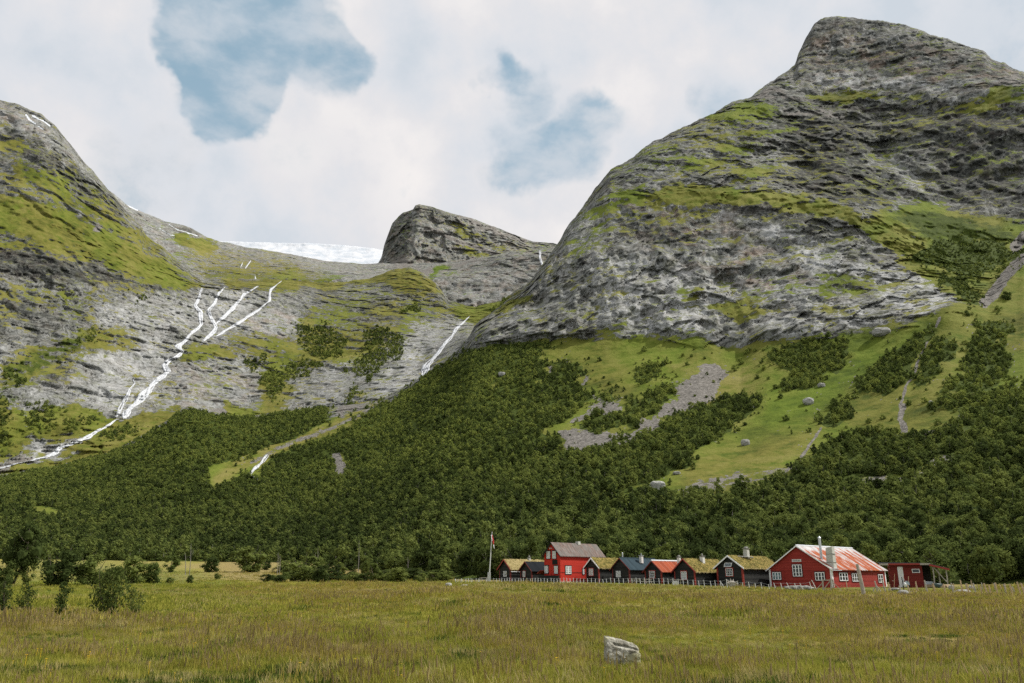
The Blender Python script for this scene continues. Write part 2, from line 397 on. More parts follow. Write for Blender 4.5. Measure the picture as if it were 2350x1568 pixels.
CA = [c0(np.linspace(-300, 2700, 61)),
      [(-300, 1205, 540), (300, 1190, 560), (700, 1180, 540), (1000, 1130, 440), (1400, 1110, 400), (1700, 1100, 390), (2100, 1085, 380), (2350, 1060, 370), (2700, 1050, 370)],
      [(-300, 1125, 730), (0, 1112, 750), (150, 1085, 770), (250, 1062, 790), (350, 1020, 805), (430, 960, 830), (560, 975, 800), (750, 962, 790), (870, 934, 790), (950, 900, 780), (1030, 845, 775), (1085, 792, 770),
       (1215, 776, 750), (1400, 772, 720), (1600, 774, 695), (1650, 792, 690), (1700, 800, 680), (1760, 780, 670), (1850, 770, 660), (1980, 757, 650), (2090, 735, 640), (2180, 700, 650), (2270, 690, 680), (2350, 610, 760), (2700, 560, 800)],
      [(-300, 1118, 760), (0, 1103, 780), (250, 1050, 820), (430, 945, 870), (560, 965, 830), (870, 926, 815), (1030, 835, 800), (1090, 770, 790), (1150, 720, 820), (1215, 660, 850), (1300, 545, 890), (1400, 455, 900), (1600, 440, 905), (1800, 452, 890), (1960, 485, 870), (2080, 545, 850), (2200, 600, 840), (2290, 600, 850), (2350, 560, 900), (2700, 500, 950)],
      [(-300, 1110, 780), (0, 1098, 800), (250, 1045, 840), (430, 938, 890), (560, 958, 850), (870, 922, 830), (1030, 828, 810), (1090, 756, 800), (1150, 708, 830), (1215, 650, 860), (1290, 545, 905), (1400, 395, 960), (1500, 340, 1010), (1600, 285, 1070), (1725, 232, 1180), (1880, 216, 1250), (2140, 208, 1240), (2350, 200, 1200), (2700, 190, 1200)],
      [(-300, 1106, 790), (-40, 1095, 810), (60, 1082, 815), (150, 1066, 830), (250, 1040, 845), (300, 1018, 860), (370, 983, 880), (430, 934, 900), (470, 942, 890), (520, 958, 870), (600, 952, 860), (750, 936, 850), (790, 950, 850), (870, 918, 840), (950, 878, 830), (1030, 822, 820), (1070, 785, 810), (1090, 745, 810), (1150, 700, 835),
       (1200, 662, 860), (1225, 640, 870), (1255, 600, 890), (1270, 580, 900), (1283, 556, 910), (1300, 520, 915), (1320, 500, 925), (1340, 470, 935), (1365, 432, 945), (1390, 402, 960), (1402, 390, 965), (1440, 368, 985), (1500, 325, 1020), (1560, 296, 1060), (1620, 268, 1090), (1680, 235, 1150), (1722, 222, 1200), (1750, 200, 1240), (1790, 172, 1280), (1825, 150, 1320), (1832, 125, 1350), (1850, 85, 1390), (1868, 55, 1430), (1885, 44, 1450), (1920, 36, 1450), (1960, 38, 1450), (1990, 46, 1450), (2040, 50, 1440), (2090, 62, 1430), (2140, 80, 1410), (2200, 98, 1390), (2260, 118, 1370), (2275, 135, 1360), (2300, 142, 1350), (2325, 158, 1340), (2360, 168, 1330), (2700, 240, 1250)]]
FOREST_A = [
 [(-320, 1110), (0, 1100), (60, 1086), (150, 1070), (250, 1044), (300, 1022), (370, 986), (430, 937), (500, 957), (600, 955), (740, 925), (758, 962), (700, 1000), (640, 1018), (560, 1045), (500, 1078), (520, 1110), (570, 1090), (640, 1040), (760, 1000), (880, 930), (950, 885), (1030, 832), (1080, 800), (1115, 802), (1150, 790), (1230, 785), (1235, 821), (1265, 828), (1332, 839), (1340, 858), (1321, 884), (1359, 911), (1325, 944), (1302, 967), (1235, 993), (1282, 1008), (1290, 1034), (1347, 1034), (1434, 1023), (1535, 967), (1595, 937), (1685, 911), (1756, 918), (1685, 974), (1644, 1012), (1584, 1034), (1584, 1072), (1512, 1094), (1422, 1143),
  (1375, 1158), (1460, 1132), (1520, 1140), (1572, 1150), (1661, 1135), (1729, 1132), (1796, 1104), (1863, 1048), (1896, 1020), (1980, 990), (2065, 996), (2111, 1005), (2152, 996), (2199, 972), (2199, 940), (2266, 905), (2350, 890), (2700, 880), (2700, 1420), (-320, 1420)],
 Z(15, (930, 860), (1120, 770), (1280, 780), (1400, 760), (1400, 850), (1370, 930), (1200, 1000), (1180, 1030), (1060, 1070), (1010, 1060), (1080, 960), (950, 900)),
 Z(15, (1400, 1060), (1450, 980), (1600, 870), (1700, 790), (1830, 700), (1850, 720), (1770, 880), (1740, 960), (1640, 1080), (1590, 1100), (1570, 1060)),
 Z(15, (1780, 960), (1800, 860), (1900, 760), (1950, 780), (1940, 860), (1890, 950), (1820, 990), (1750, 1030), (1720, 1010)),
 Z(15, (2060, 680), (2150, 680), (2300, 690), (2290, 740), (2200, 760), (2270, 900), (2240, 970), (2200, 1030), (2100, 1070), (1900, 1080), (1920, 1030), (2010, 980), (2000, 870), (2100, 770)),
 Z(15, (1830, 1160), (1900, 1120), (2000, 1100), (2200, 1060), (2450, 1040), (2450, 1330), (1900, 1290), (2050, 1180)),
 Z(15, (1210, 1240), (1280, 1170), (1330, 1110), (1400, 1100), (1410, 1190), (1300, 1250)),
 Z(15, (1870, 420), (2000, 420), (2110, 540), (2100, 570), (2010, 560), (1880, 450)),
 Z(15, (1730, 320), (1850, 230), (2000, 200), (2150, 220), (2330, 290), (2330, 320), (2180, 400), (2100, 440), (1950, 400), (1800, 340)),
 Z(16, (1180, 350), (1250, 280), (1340, 290), (1350, 320), (1260, 400), (1220, 400)),
 Z(16, (1240, 440), (1420, 420), (1430, 460), (1340, 540), (1330, 600), (1240, 580)),
 Z(16, (830, 660), (960, 590), (1100, 570), (1180, 500), (1220, 560), (1210, 650), (1160, 690), (1100, 660), (960, 690)),
 Z(16, (1130, 480), (1180, 480), (1220, 560), (1240, 640), (1130, 600)),
 Z(16, (1020, 730), (1130, 700), (1120, 740), (1040, 760)), Z(16, (990, 450), (1100, 440), (1090, 490), (1000, 500)),
 Z(16, (270, 180), (340, 140), (420, 140), (540, 130), (610, 200), (500, 245), (370, 245)), Z(16, (600, 150), (670, 130), (660, 170), (610, 180)),
 Z(15, (220, 930), (340, 910), (340, 960), (250, 1020), (170, 990))]
CLEAR_A = [
 Z(17, (1050, 870), (1250, 805), (1600, 785), (1700, 705), (1750, 645), (1900, 655), (1880, 720), (1700, 800), (1400, 860), (1100, 885)),
 Z(12, (180, 1500), (320, 1485), (470, 1530), (350, 1560), (200, 1530)), Z(12, (2160, 1140), (2247, 1130), (2270, 1250), (2220, 1290), (2200, 1240)),
 Z(12, (1350, 1220), (1500, 1180), (1560, 1230), (1480, 1260), (1440, 1330), (1400, 1380), (1380, 1340)), Z(12, (1610, 1270), (1650, 1190), (1740, 1140), (1760, 1160), (1720, 1240), (1700, 1330)),
 Z(16, (930, 1080), (1000, 1060), (1200, 1055), (1180, 1090), (1000, 1120)), Z(16, (540, 1195), (600, 1190), (600, 1210), (545, 1212)),
 Z(16, (320, 390), (370, 380), (330, 440), (290, 470)), Z(16, (590, 860), (640, 840), (620, 900), (585, 895)), Z(16, (640, 290), (700, 270), (680, 340), (640, 340)), Z(16, (570, 380), (620, 370), (630, 400), (590, 400)),
 Z(16, (1330, 1190), (1500, 1190), (1520, 1215), (1360, 1215)), Z(1, (480, 20), (560, 10), (540, 110), (500, 90)), Z(1, (230, 170), (330, 190), (330, 230), (250, 230)), Z(1, (470, 170), (640, 170), (620, 220), (480, 230))]
def forest_mask(U, V, fe=3):
    wu = U + 30*fbm(U/30., V/24., U*0, 5, 190, .6); wv = V + 20*fbm(U/28., V/20., U*0, 5, 180, .6)
    m = 0
    for i, p in enumerate(FOREST_A): m = np.maximum(m, poly_mask(wu if i else U*.35+wu*.65, wv if i else V*.45+wv*.55, p, fe))
    for p in CLEAR_A: m = m*(1-poly_mask(wu*.5+U*.5, wv*.5+V*.5, p, 4))
    return m
def base_A(ch, U, V, p, seg):
    cl = sstep(1.9, 2.05, seg)
    ch['grass'][:] = 1.05*(1-cl) + .33*cl
    ch['dry'][:] = .25 + .5*sstep(.35, .6, .5+.5*fbm(U/90., V/60., U*0, 3, 70))
    m = forest_mask(U, V); ch['bush'][:] = m*(1-cl*0)
    far = sstep(0, .3, seg-1.7)*(1-cl); ch['dry'][:] *= 1-.2*far
    ch['pale'][:] = cl*(.05-.28*sstep(1500, 1800, U)*sstep(430, 350, V)) if False else cl*.02; ch['scree'][:] += 0
    # boulders strewn over the turf
    s = vn(U/3.1, V/2.6, U*0, 120); ch['scree'][:] += (1-cl)*sstep(.80, .93, s)*sstep(-.1, .3, fbm(U/70., V/50., U*0, 3, 121))*1.2
PA = [('grass', .46, [(1290, 560), (1400, 400), (1600, 275), (1740, 232), (1760, 330), (1700, 400), (1600, 400), (1500, 440), (1400, 520), (1330, 600)], 25),
 ('grass', .36, [(1730, 240), (2350, 230), (2350, 480), (2200, 460), (2050, 430), (1900, 420), (1760, 400)], 20),
 ('dark', .95, [(1760, 240), (2350, 245), (2350, 480), (2200, 465), (2050, 440), (1900, 420), (1800, 330)], 30),
 ('dark', .6, [(1830, 150), (1880, 45), (2000, 50), (2350, 165), (2350, 178), (1900, 172)], 8),
 ('dark', 1.1, Z(14, (1120, 800), (1220, 790), (1230, 900), (1200, 950), (1130, 920)), 6), ('dark', 1.1, Z(14, (730, 950), (960, 930), (1000, 1140), (780, 1110)), 8),
 ('dark', 1.0, Z(14, (300, 1340), (600, 1340), (860, 1370), (960, 1480), (860, 1500), (600, 1440), (400, 1400)), 8), ('dark', .9, Z(14, (600, 1130), (850, 1150), (1450, 1200), (1440, 1220), (1190, 1360), (860, 1280), (640, 1190)), 9),
 ('dark', .9, Z(14, (1300, 760), (1340, 780), (1390, 1000), (1340, 1010)), 6), ('dark', .8, Z(14, (1400, 1130), (1460, 1150), (1450, 1220), (1350, 1180)), 6),
 ('pale', .7, Z(14, (1210, 790), (1290, 790), (1320, 1020), (1220, 1010)), 10), ('dark', .2, Z(14, (1350, 900), (1650, 900), (1700, 1250), (1480, 1230), (1350, 1060)), 12),
 ('pale', .75, Z(14, (1150, 1010), (1400, 1050), (1550, 1150), (1700, 1300), (1600, 1320), (1400, 1190), (1150, 1110)), 8),
 ('pale', .85, Z(14, (860, 485), (1300, 480), (1750, 540), (1900, 570), (1400, 590), (1000, 580), (860, 540)), 6), ('warm', .8, [(1860, 60), (2350, 160), (2350, 200), (1850, 200)], 12),
 ('pale', .55, Z(14, (1100, 180), (1500, 210), (1500, 300), (1250, 270), (1000, 330), (850, 420), (900, 330)), 10), ('pale', .6, Z(14, (1550, 360), (1900, 390), (1750, 420), (1550, 400)), 6),
 ('dark', .9, Z(14, (1150, 530), (1250, 505), (1340, 530), (1200, 560)), 4),
 ('scree', .75, Z(14, (460, 630), (560, 580), (900, 640), (890, 600), (1500, 590), (1700, 580), (2000, 560), (2247, 490), (2247, 540), (1900, 590), (1500, 600), (900, 600), (880, 640), (900, 655)), 5),
 ('scree', .8, Z(14, (600, 700), (700, 720), (1100, 760), (1080, 790), (900, 775), (700, 750)), 5), ('pale', .9, Z(14, (600, 700), (700, 720), (1100, 760), (1080, 790), (900, 775), (700, 750)), 5),
 ('grass', 1.1, Z(14, (880, 630), (960, 600), (1200, 592), (1450, 598), (1250, 640), (1150, 660), (950, 655)), 5), ('dry', .8, Z(14, (880, 630), (960, 600), (1200, 592), (1450, 598), (1250, 640), (1150, 660), (950, 655)), 5),
 ('grass', .85, Z(14, (2000, 570), (2247, 560), (2247, 680), (1900, 730), (1700, 760), (1850, 680), (2000, 640)), 7),
 ('grass', .75, Z(14, (200, 760), (360, 690), (560, 700), (650, 760), (480, 790), (420, 830), (200, 800)), 7), ('grass', .8, Z(14, (230, 940), (420, 950), (580, 920), (470, 975), (280, 965)), 4), ('grass', .7, Z(14, (100, 880), (440, 870), (760, 850), (500, 900), (120, 900)), 4),
 ('grass', 1.1, [(1395, 456), (1480, 440), (1600, 428), (1700, 434), (1800, 447), (1880, 464), (1960, 484), (2010, 500), (2080, 545), (2150, 590), (2290, 640), (2330, 600), (2350, 640), (2290, 700), (2200, 690), (2130, 640), (2050, 578), (1960, 515), (1860, 488), (1760, 470), (1680, 468), (1600, 474), (1520, 470), (1430, 474)], 6),
 ('grass', .8, Z(14, (0, 1040), (250, 1070), (300, 1100), (0, 1100)), 6), ('grass', .7, Z(14, (350, 1080), (620, 1090), (700, 1130), (500, 1180), (380, 1170)), 7),
 ('grass', .85, [(2010, 490), (2120, 465), (2250, 500), (2350, 500), (2350, 620), (2300, 650), (2230, 640), (2150, 600), (2080, 550)], 9),
 ('bush', .62, [(2040, 500), (2120, 470), (2260, 510), (2350, 530), (2350, 560), (2250, 560), (2130, 560)], 10),
 ('grass', .55, Z(15, (0, 0), (550, 0), (640, 60), (600, 130), (300, 130), (100, 120), (0, 60)), 12), ('warm', 1.0, Z(15, (0, 0), (700, 100), (1000, 300), (1250, 500), (900, 560), (500, 300), (200, 150)), 25),
 ('pale', .6, Z(15, (0, 300), (250, 290), (420, 330), (620, 420), (620, 620), (330, 640), (330, 740), (0, 740)), 15), ('pale', .45, [(1290, 470), (1400, 480), (1450, 560), (1320, 560), (1280, 520)], 12),
 ('dark', .7, Z(15, (0, 110), (300, 110), (540, 210), (480, 260), (280, 230), (0, 260)), 10), ('dark', .8, Z(15, (1020, 210), (1120, 210), (1130, 250), (1040, 290)), 4), ('dark', .8, Z(15, (640, 30), (1130, 60), (1250, 120), (1180, 180), (1000, 130), (750, 70)), 6),
 ('pale', .95, Z(15, (600, 50), (800, 90), (1000, 130), (1150, 200), (1250, 270), (1400, 300), (1350, 330), (1150, 240), (950, 180), (700, 110)), 6),
 ('pale', 1.1, Z(15, (1050, 290), (1180, 260), (1350, 340), (1600, 380), (1800, 430), (1930, 510), (1950, 550), (1880, 610), (1780, 630), (1560, 580), (1500, 430), (1350, 390), (1250, 480), (1160, 430)), 9),
 ('pale', .75, Z(15, (330, 590), (600, 600), (620, 760), (480, 770), (330, 720)), 6), ('pale', .7, Z(15, (580, 510), (680, 430), (760, 400), (830, 560), (700, 600), (620, 620)), 6), ('pale', .55, Z(15, (800, 460), (1100, 480), (1500, 600), (1650, 680), (1200, 750), (950, 790), (850, 650)), 12),
 ('grass', .7, Z(15, (640, 580), (800, 560), (900, 620), (800, 700), (680, 660)), 8), ('grass', .6, Z(15, (1180, 400), (1330, 400), (1500, 460), (1420, 540), (1250, 520)), 8), ('grass', .6, Z(15, (400, 500), (560, 480), (560, 560), (420, 580)), 6),
 ('grass', .95, [(1150, 695), (1220, 668), (1222, 690), (1180, 712), (1140, 720)], 6),
 ('grass', .75, Z(13, (1750, 1000), (1950, 900), (2050, 900), (1900, 1010)), 6),
 # talus slope
 ('scree', 1.3, Z(16, (1510, 330), (1570, 300), (1680, 280), (1730, 310), (1740, 360), (1690, 430), (1640, 510), (1560, 570), (1480, 560), (1440, 600), (1350, 590), (1340, 540), (1440, 490), (1470, 440)), 5),
 ('scree', 1.2, Z(16, (720, 680), (830, 690), (1000, 700), (1160, 690), (1240, 620), (1330, 600), (1400, 680), (1270, 740), (1180, 780), (1040, 790), (930, 790), (780, 800), (730, 770)), 6),
 ('scree', 1.0, Z(16, (780, 620), (860, 580), (960, 510), (1110, 480), (1130, 540), (1020, 570), (900, 600), (800, 640)), 6), ('scree', .8, Z(16, (1380, 430), (1480, 380), (1490, 420), (1420, 460)), 5),
 ('scree', .7, Z(16, (940, 460), (990, 450), (1000, 500), (950, 500)), 5), ('scree', .9, Z(16, (640, 290), (700, 270), (680, 340), (640, 340)), 5), ('scree', .8, Z(16, (850, 350), (890, 340), (890, 400), (840, 410)), 5),
 ('scree', .72, Z(16, (1450, 1030), (1600, 980), (1830, 910), (1850, 930), (1700, 1010), (1500, 1060)), 6), ('scree', .55, Z(16, (1600, 1030), (1900, 940), (2150, 850), (2200, 840), (2100, 950), (1800, 1050)), 14),
 ('scree', 1.1, [(2156, 728), (2135, 775), (2110, 822), (2098, 860), (2078, 890), (2066, 930), (2070, 990)], (5,)), ('scree', .9, Z(17, (960, 470), (930, 510), (870, 600), (800, 700), (720, 760)), (6,)),
 ('scree', 1.2, Z(15, (2350, 200), (2300, 260), (2340, 320), (2250, 420), (2200, 500), (2130, 570)), (22,)), ('scree', .8, Z(17, (1530, 320), (1500, 400), (1540, 480)), (14,)), ('scree', .9, Z(17, (1990, 330), (1930, 400), (1930, 460)), (22,)), ('scree', .8, Z(17, (1640, 510), (1780, 480)), (8,)),
 ('scree', .35, Z(17, (1050, 870), (1250, 805), (1600, 785), (1700, 705), (1750, 645), (1900, 655), (1880, 720), (1700, 800), (1400, 860), (1100, 885)), 6),
 ('scree', 1.1, CLEAR_A[2], 4), ('scree', .6, CLEAR_A[0], 8),
 ('dry', 1., [(870, 925), (760, 985), (650, 1022), (560, 1060), (505, 1100)], (30,)), ('scree', .55, [(870, 930), (760, 985), (650, 1022), (580, 1060)], (10,)), ('scree', .9, [(765, 950), (800, 925), (840, 925), (790, 955)], 5),
 ('dry', 1., [(1600, 880), (1750, 820), (1730, 900), (1600, 960)], 20), ('dry', .9, [(1560, 1060), (1900, 960), (1800, 1090), (1560, 1130)], 20),
 ('dry', .05, [(1770, 900), (1950, 830), (2100, 750), (2150, 730), (2000, 860), (1860, 950), (1700, 1000)], 20)]
LA = make_layer('mountainside', CA, -300, 2700, 3.0, 2.6, disp_A, PA, {'fn': base_A}, M_A, rnd=55, rnd_px=40, edge=3.4, seed=1)

# ------------------------------------------------------------------ headwall with the waterfalls and the left mountain
def disp_B(x, y, z, U, V, seg):
    a = fbm(x/170., y/170., z/170., 3, 201)*28 + ridged(x/60., y/60., z/60., 4, 204)*10 + ridged(x/20., y/20., z/16., 3, 209)*4.5
    tm = sstep(-.2, .3, fbm(x/90., y/90., z/50., 3, 240)); tilt = np.where(V < 650, .018, .006)*x
    hh = z/42. + 1.4*fbm(x/170., y/170., z/170., 4, 214, .6) + tilt; fr = hh-np.floor(hh); a = a + 12*tm*(sstep(0, .3, fr)-fr)
    hh = z/15. + 1.7*fbm(x/80., y/80., z/80., 4, 217, .6) + tilt*2; fr = hh-np.floor(hh); a = a + 4*sstep(-.2, .3, fbm(x/50., y/50., z/30., 3, 247))*(sstep(0, .3, fr)-fr)
    return a + fbm(x/7., y/7., z/7., 3, 221)*1.6 + .9*blocks(x, y, z*1.1, 50)*(.25+.75*sstep(-.2, .3, fbm(x/90., y/90., z/90., 3, 248)))
CB = [[(-300, 1180, 830), (0, 1160, 840), (430, 1010, 920), (750, 990, 960), (870, 960, 960), (1090, 850, 960), (1400, 800, 1000)],
      [(-300, 1050, 930), (0, 1045, 950), (100, 1020, 975), (180, 990, 1000), (270, 962, 1050), (430, 930, 1080), (560, 950, 1080), (750, 930, 1080), (870, 905, 1080), (970, 885, 1080), (1070, 790, 1150), (1400, 760, 1200)],
      [(-300, 640, 1280), (0, 640, 1300), (150, 650, 1330), (300, 650, 1400), (460, 662, 1500), (600, 668, 1560), (700, 680, 1600), (800, 705, 1560), (900, 722, 1500), (1000, 732, 1500), (1100, 742, 1500), (1230, 702, 1500), (1400, 690, 1500)],
      [(-300, 160, 1700), (-100, 210, 1700), (0, 230, 1700), (30, 236, 1690), (60, 248, 1680), (95, 262, 1660), (130, 290, 1650), (140, 305, 1650), (170, 342, 1640), (190, 368, 1630), (210, 388, 1620), (240, 425, 1610), (265, 455, 1600), (290, 485, 1590), (318, 512, 1580), (335, 540, 1575), (360, 558, 1570), (400, 590, 1570), (440, 620, 1580), (470, 636, 1600), (600, 640, 1680), (700, 645, 1720), (760, 650, 1750), (850, 640, 1790), (900, 618, 1800), (940, 614, 1800), (970, 626, 1760), (1000, 650, 1700), (1030, 690, 1620), (1090, 705, 1600), (1150, 690, 1600), (1200, 655, 1620), (1260, 640, 1620), (1400, 620, 1620)]]
PB = [('grass', .50, Z(11, (0, 300), (100, 330), (400, 500), (600, 640), (760, 800), (900, 920), (1100, 1130), (1280, 1340), (900, 1300), (500, 1160), (200, 1100), (0, 1130)), 16),
 ('grass', 1.05, Z(11, (40, 790), (150, 780), (350, 830), (430, 900), (560, 930), (700, 1000), (830, 1090), (1000, 1180), (1200, 1300), (1280, 1350), (1200, 1370), (1000, 1290), (850, 1260), (700, 1200), (560, 1160), (500, 1080), (300, 1040), (100, 990), (-300, 960), (-300, 830)), 10),
 ('grass', .85, Z(11, (100, 540), (250, 600), (400, 660), (600, 830), (760, 920), (900, 1010), (1040, 1090), (900, 1060), (700, 960), (600, 880), (480, 830), (300, 700), (120, 620)), 9),
 ('grass', .85, Z(11, (-200, 1060), (0, 1060), (300, 1050), (500, 1100), (620, 1180), (400, 1140), (200, 1090), (0, 1110)), 8), ('grass', .8, Z(11, (-200, 400), (0, 380), (80, 400), (180, 440), (0, 440)), 8),
 ('dark', .5, Z(11, (0, 300), (100, 330), (400, 500), (600, 640), (760, 800), (880, 900), (800, 930), (500, 700), (200, 520), (0, 420)), 8),
 ('pale', .6, Z(11, (-100, 140), (0, 150), (200, 230), (380, 400), (500, 520), (480, 540), (400, 470), (200, 340), (0, 260), (-100, 240)), 6), ('warm', .8, Z(11, (-100, 140), (0, 150), (200, 230), (380, 400), (500, 520), (480, 540), (400, 470), (200, 340), (0, 260)), 6),
 ('snow', 1.3, Z(11, (168, 228), (190, 260), (225, 285)), (3.2,)), ('snow', 1.3, Z(11, (212, 236), (250, 258), (290, 272), (325, 300)), (2.6,)), ('snow', 1.1, Z(11, (250, 305), (285, 325)), (2.2,)),
 ('scree', 1.0, Z(11, (610, 920), (650, 920), (660, 990), (620, 960)), 4), ('warm', 1, Z(11, (600, 910), (660, 910), (660, 990), (600, 970)), 4), ('pale', .6, Z(11, (360, 450), (620, 600), (600, 620), (350, 480)), 5),
 ('dark', .95, Z(11, (-300, 1120), (0, 1120), (200, 1100), (400, 1150), (600, 1200), (900, 1300), (1200, 1380), (800, 1350), (500, 1330), (300, 1300), (0, 1280), (-300, 1280)), 8),
 ('grass', .5, Z(12, (-300, 0), (600, 60), (1200, 60), (600, 140), (620, 300), (300, 230), (0, 260), (-300, 260)), 14), ('dark', .55, Z(12, (-300, 60), (0, 60), (400, 240), (560, 260), (400, 350), (80, 400), (-300, 400)), 12), ('dark', 1.0, Z(12, (270, 590), (420, 570), (430, 640), (300, 660)), 6),
 ('pale', .85, Z(12, (600, 170), (900, 110), (1270, 170), (1300, 280), (1150, 350), (900, 370), (700, 330), (620, 200)), 8), ('pale', .95, Z(12, (1310, 80), (1650, 60), (1700, 90), (1560, 230), (1440, 340), (1300, 300), (1290, 200)), 8),
 ('pale', .75, Z(12, (1560, 200), (1990, 200), (1990, 280), (1940, 370), (1550, 350)), 8), ('warm', .8, Z(12, (1500, 200), (2000, 200), (1960, 380), (1520, 370)), 8),
 ('pale', 1.0, Z(12, (500, 480), (900, 400), (1150, 420), (1150, 500), (1120, 620), (950, 790), (830, 880), (750, 890), (690, 850), (500, 790), (680, 680), (600, 600)), 10), ('pale', .6, Z(12, (160, 720), (300, 700), (420, 740), (260, 800), (160, 800)), 6),
 ('pale', .55, Z(12, (1150, 500), (1700, 500), (1690, 640), (1300, 660), (1640, 740), (1620, 870), (1300, 860), (1150, 870), (1000, 800), (1120, 600)), 10), ('warm', .5, Z(12, (1150, 500), (1700, 500), (1690, 640), (1620, 870), (1150, 870)), 10),
 ('pale', 1.05, Z(12, (200, 1060), (330, 1030), (470, 1060), (560, 1080), (350, 1170), (200, 1150)), 6), ('scree', .85, Z(12, (-300, 1240), (0, 1190), (180, 1140), (200, 1190), (0, 1250), (-300, 1300)), 5),
 ('grass', .66, Z(12, (620, 300), (700, 330), (900, 370), (850, 420), (560, 460), (450, 560), (300, 600), (150, 680), (0, 720), (0, 560), (200, 450), (400, 380)), 12), ('bush', .55, Z(12, (620, 320), (560, 450), (400, 560), (200, 650), (0, 760), (0, 560), (300, 430)), 12),
 ('grass', .66, Z(12, (1480, 420), (1540, 370), (1940, 370), (2000, 200), (2247, 160), (2500, 200), (2500, 500), (2247, 520), (1900, 640), (1850, 880), (1700, 900), (1700, 660), (1750, 560), (1600, 480)), 12), ('grass', .72, Z(12, (1180, 470), (1330, 420), (1560, 470), (1500, 500), (1200, 520)), 6),
 ('grass', 1.05, Z(12, (-300, 760), (30, 800), (60, 840), (140, 850), (165, 1130), (0, 1170), (-300, 1200)), 7), ('grass', 1.0, Z(12, (170, 850), (400, 830), (660, 860), (740, 920), (600, 1000), (300, 1040), (190, 1040)), 8), ('bush', .5, Z(12, (-300, 700), (0, 720), (140, 720), (140, 850), (-300, 820)), 8),
 ('grass', 1.05, Z(12, (700, 950), (1000, 870), (1200, 860), (1200, 1300), (0, 1330), (-300, 1330), (-300, 1270), (0, 1250), (350, 1180), (600, 1070)), 7), ('dry', .95, Z(12, (0, 1330), (0, 1260), (350, 1180), (600, 1070), (700, 950), (1000, 870), (1200, 860), (1200, 1300)), 7),
 ('scree', 1, Z(12, (1360, 835), (1440, 830), (1510, 890), (1420, 890)), 4), ('grass', 1.0, Z(12, (1440, 800), (1600, 870), (1700, 880), (1600, 920), (1500, 900)), 5),
 ('grass', .8, Z(13, (0, 640), (300, 620), (500, 560), (650, 580), (720, 640), (780, 740), (600, 740), (420, 680), (100, 700), (-600, 720), (-600, 640)), 7), ('dry', 1, Z(13, (0, 640), (300, 620), (500, 560), (650, 580), (720, 640), (780, 740), (600, 740), (420, 680), (100, 700), (-600, 720), (-600, 640)), 7),
 ('grass', .52, Z(13, (0, 770), (600, 740), (900, 780), (1000, 820), (800, 900), (620, 960), (540, 1060), (180, 1060), (0, 960)), 12), ('dark', .7, Z(13, (300, 800), (560, 850), (600, 930), (420, 900), (300, 850)), 6), ('dark', .7, Z(13, (0, 700), (120, 710), (140, 760), (0, 760)), 6),
 ('grass', 1.05, Z(13, (860, 850), (1150, 760), (1380, 690), (1360, 790), (1150, 860), (1000, 920), (880, 900)), 7), ('grass', .5, Z(13, (760, 600), (1000, 560), (900, 640), (780, 720)), 6),
 ('pale', .8, Z(13, (540, 960), (900, 900), (980, 900), (880, 1000), (740, 1100), (660, 1180), (640, 1100), (560, 1060)), 8), ('pale', 1.05, Z(13, (400, 1260), (470, 1180), (540, 1080), (640, 1100), (660, 1180), (620, 1260), (630, 1370), (420, 1450), (370, 1400)), 6), ('pale', .7, Z(13, (20, 1170), (170, 1150), (230, 1180), (120, 1430), (0, 1400)), 8), ('pale', .8, Z(13, (190, 1040), (280, 1080), (290, 1110), (200, 1110)), 4)]
def base_B(ch, U, V, p, seg):
    ch['grass'][:] = .27; ch['dry'][:] = .5+.4*sstep(.4, .6, .5+.5*fbm(U/80., V/60., U*0, 3, 75)); ch['pale'][:] = .12+.25*sstep(640, 760, V)
FOREST_B = [Z(12, (150, 830), (330, 800), (410, 850), (380, 960), (280, 1000), (200, 980)), Z(12, (-200, 800), (0, 800), (40, 850), (40, 1060), (0, 1110), (-200, 1110)), Z(12, (390, 990), (480, 910), (560, 880), (640, 870), (520, 960), (420, 1000)),
 Z(12, (640, 1010), (750, 980), (910, 970), (880, 1000), (700, 1060)), Z(12, (490, 400), (620, 320), (600, 400), (500, 440)), Z(13, (290, 1000), (380, 960), (470, 960), (540, 1040), (500, 1140), (430, 1240), (350, 1300), (250, 1280), (180, 1260), (300, 1080)),
 Z(13, (-160, 960), (0, 960), (100, 980), (180, 1050), (160, 1130), (60, 1170), (-80, 1150)), Z(13, (160, 1400), (250, 1380), (250, 1460), (180, 1490)), Z(12, (1680, 640), (1800, 600), (1900, 560), (2100, 540), (2000, 640), (1880, 640), (1850, 760), (1750, 770)), Z(12, (1560, 540), (1700, 500), (1760, 540), (1600, 600)),
 Z(13, (1130, 830), (1250, 790), (1380, 720), (1370, 770), (1250, 840), (1150, 860)), Z(13, (560, 830), (640, 800), (650, 870), (580, 870)), Z(12, (0, 560), (120, 620), (130, 700), (0, 700)), Z(12, (850, 120), (900, 100), (1000, 130), (900, 150))]
def forest_mask_B(U, V, fe=5):
    wu = U + 34*fbm(U/24., V/18., U*0, 5, 290, .62); wv = V + 24*fbm(U/24., V/16., U*0, 5, 280, .62); m = 0
    for p in FOREST_B: m = np.maximum(m, poly_mask(wu, wv, p, fe))
    return m
LB = make_layer('headwall', CB, -300, 1400, 3.0, 2.6, disp_B, PB, {'fn': base_B}, M_B, rnd=60, rnd_px=30, edge=2.2, seed=2)

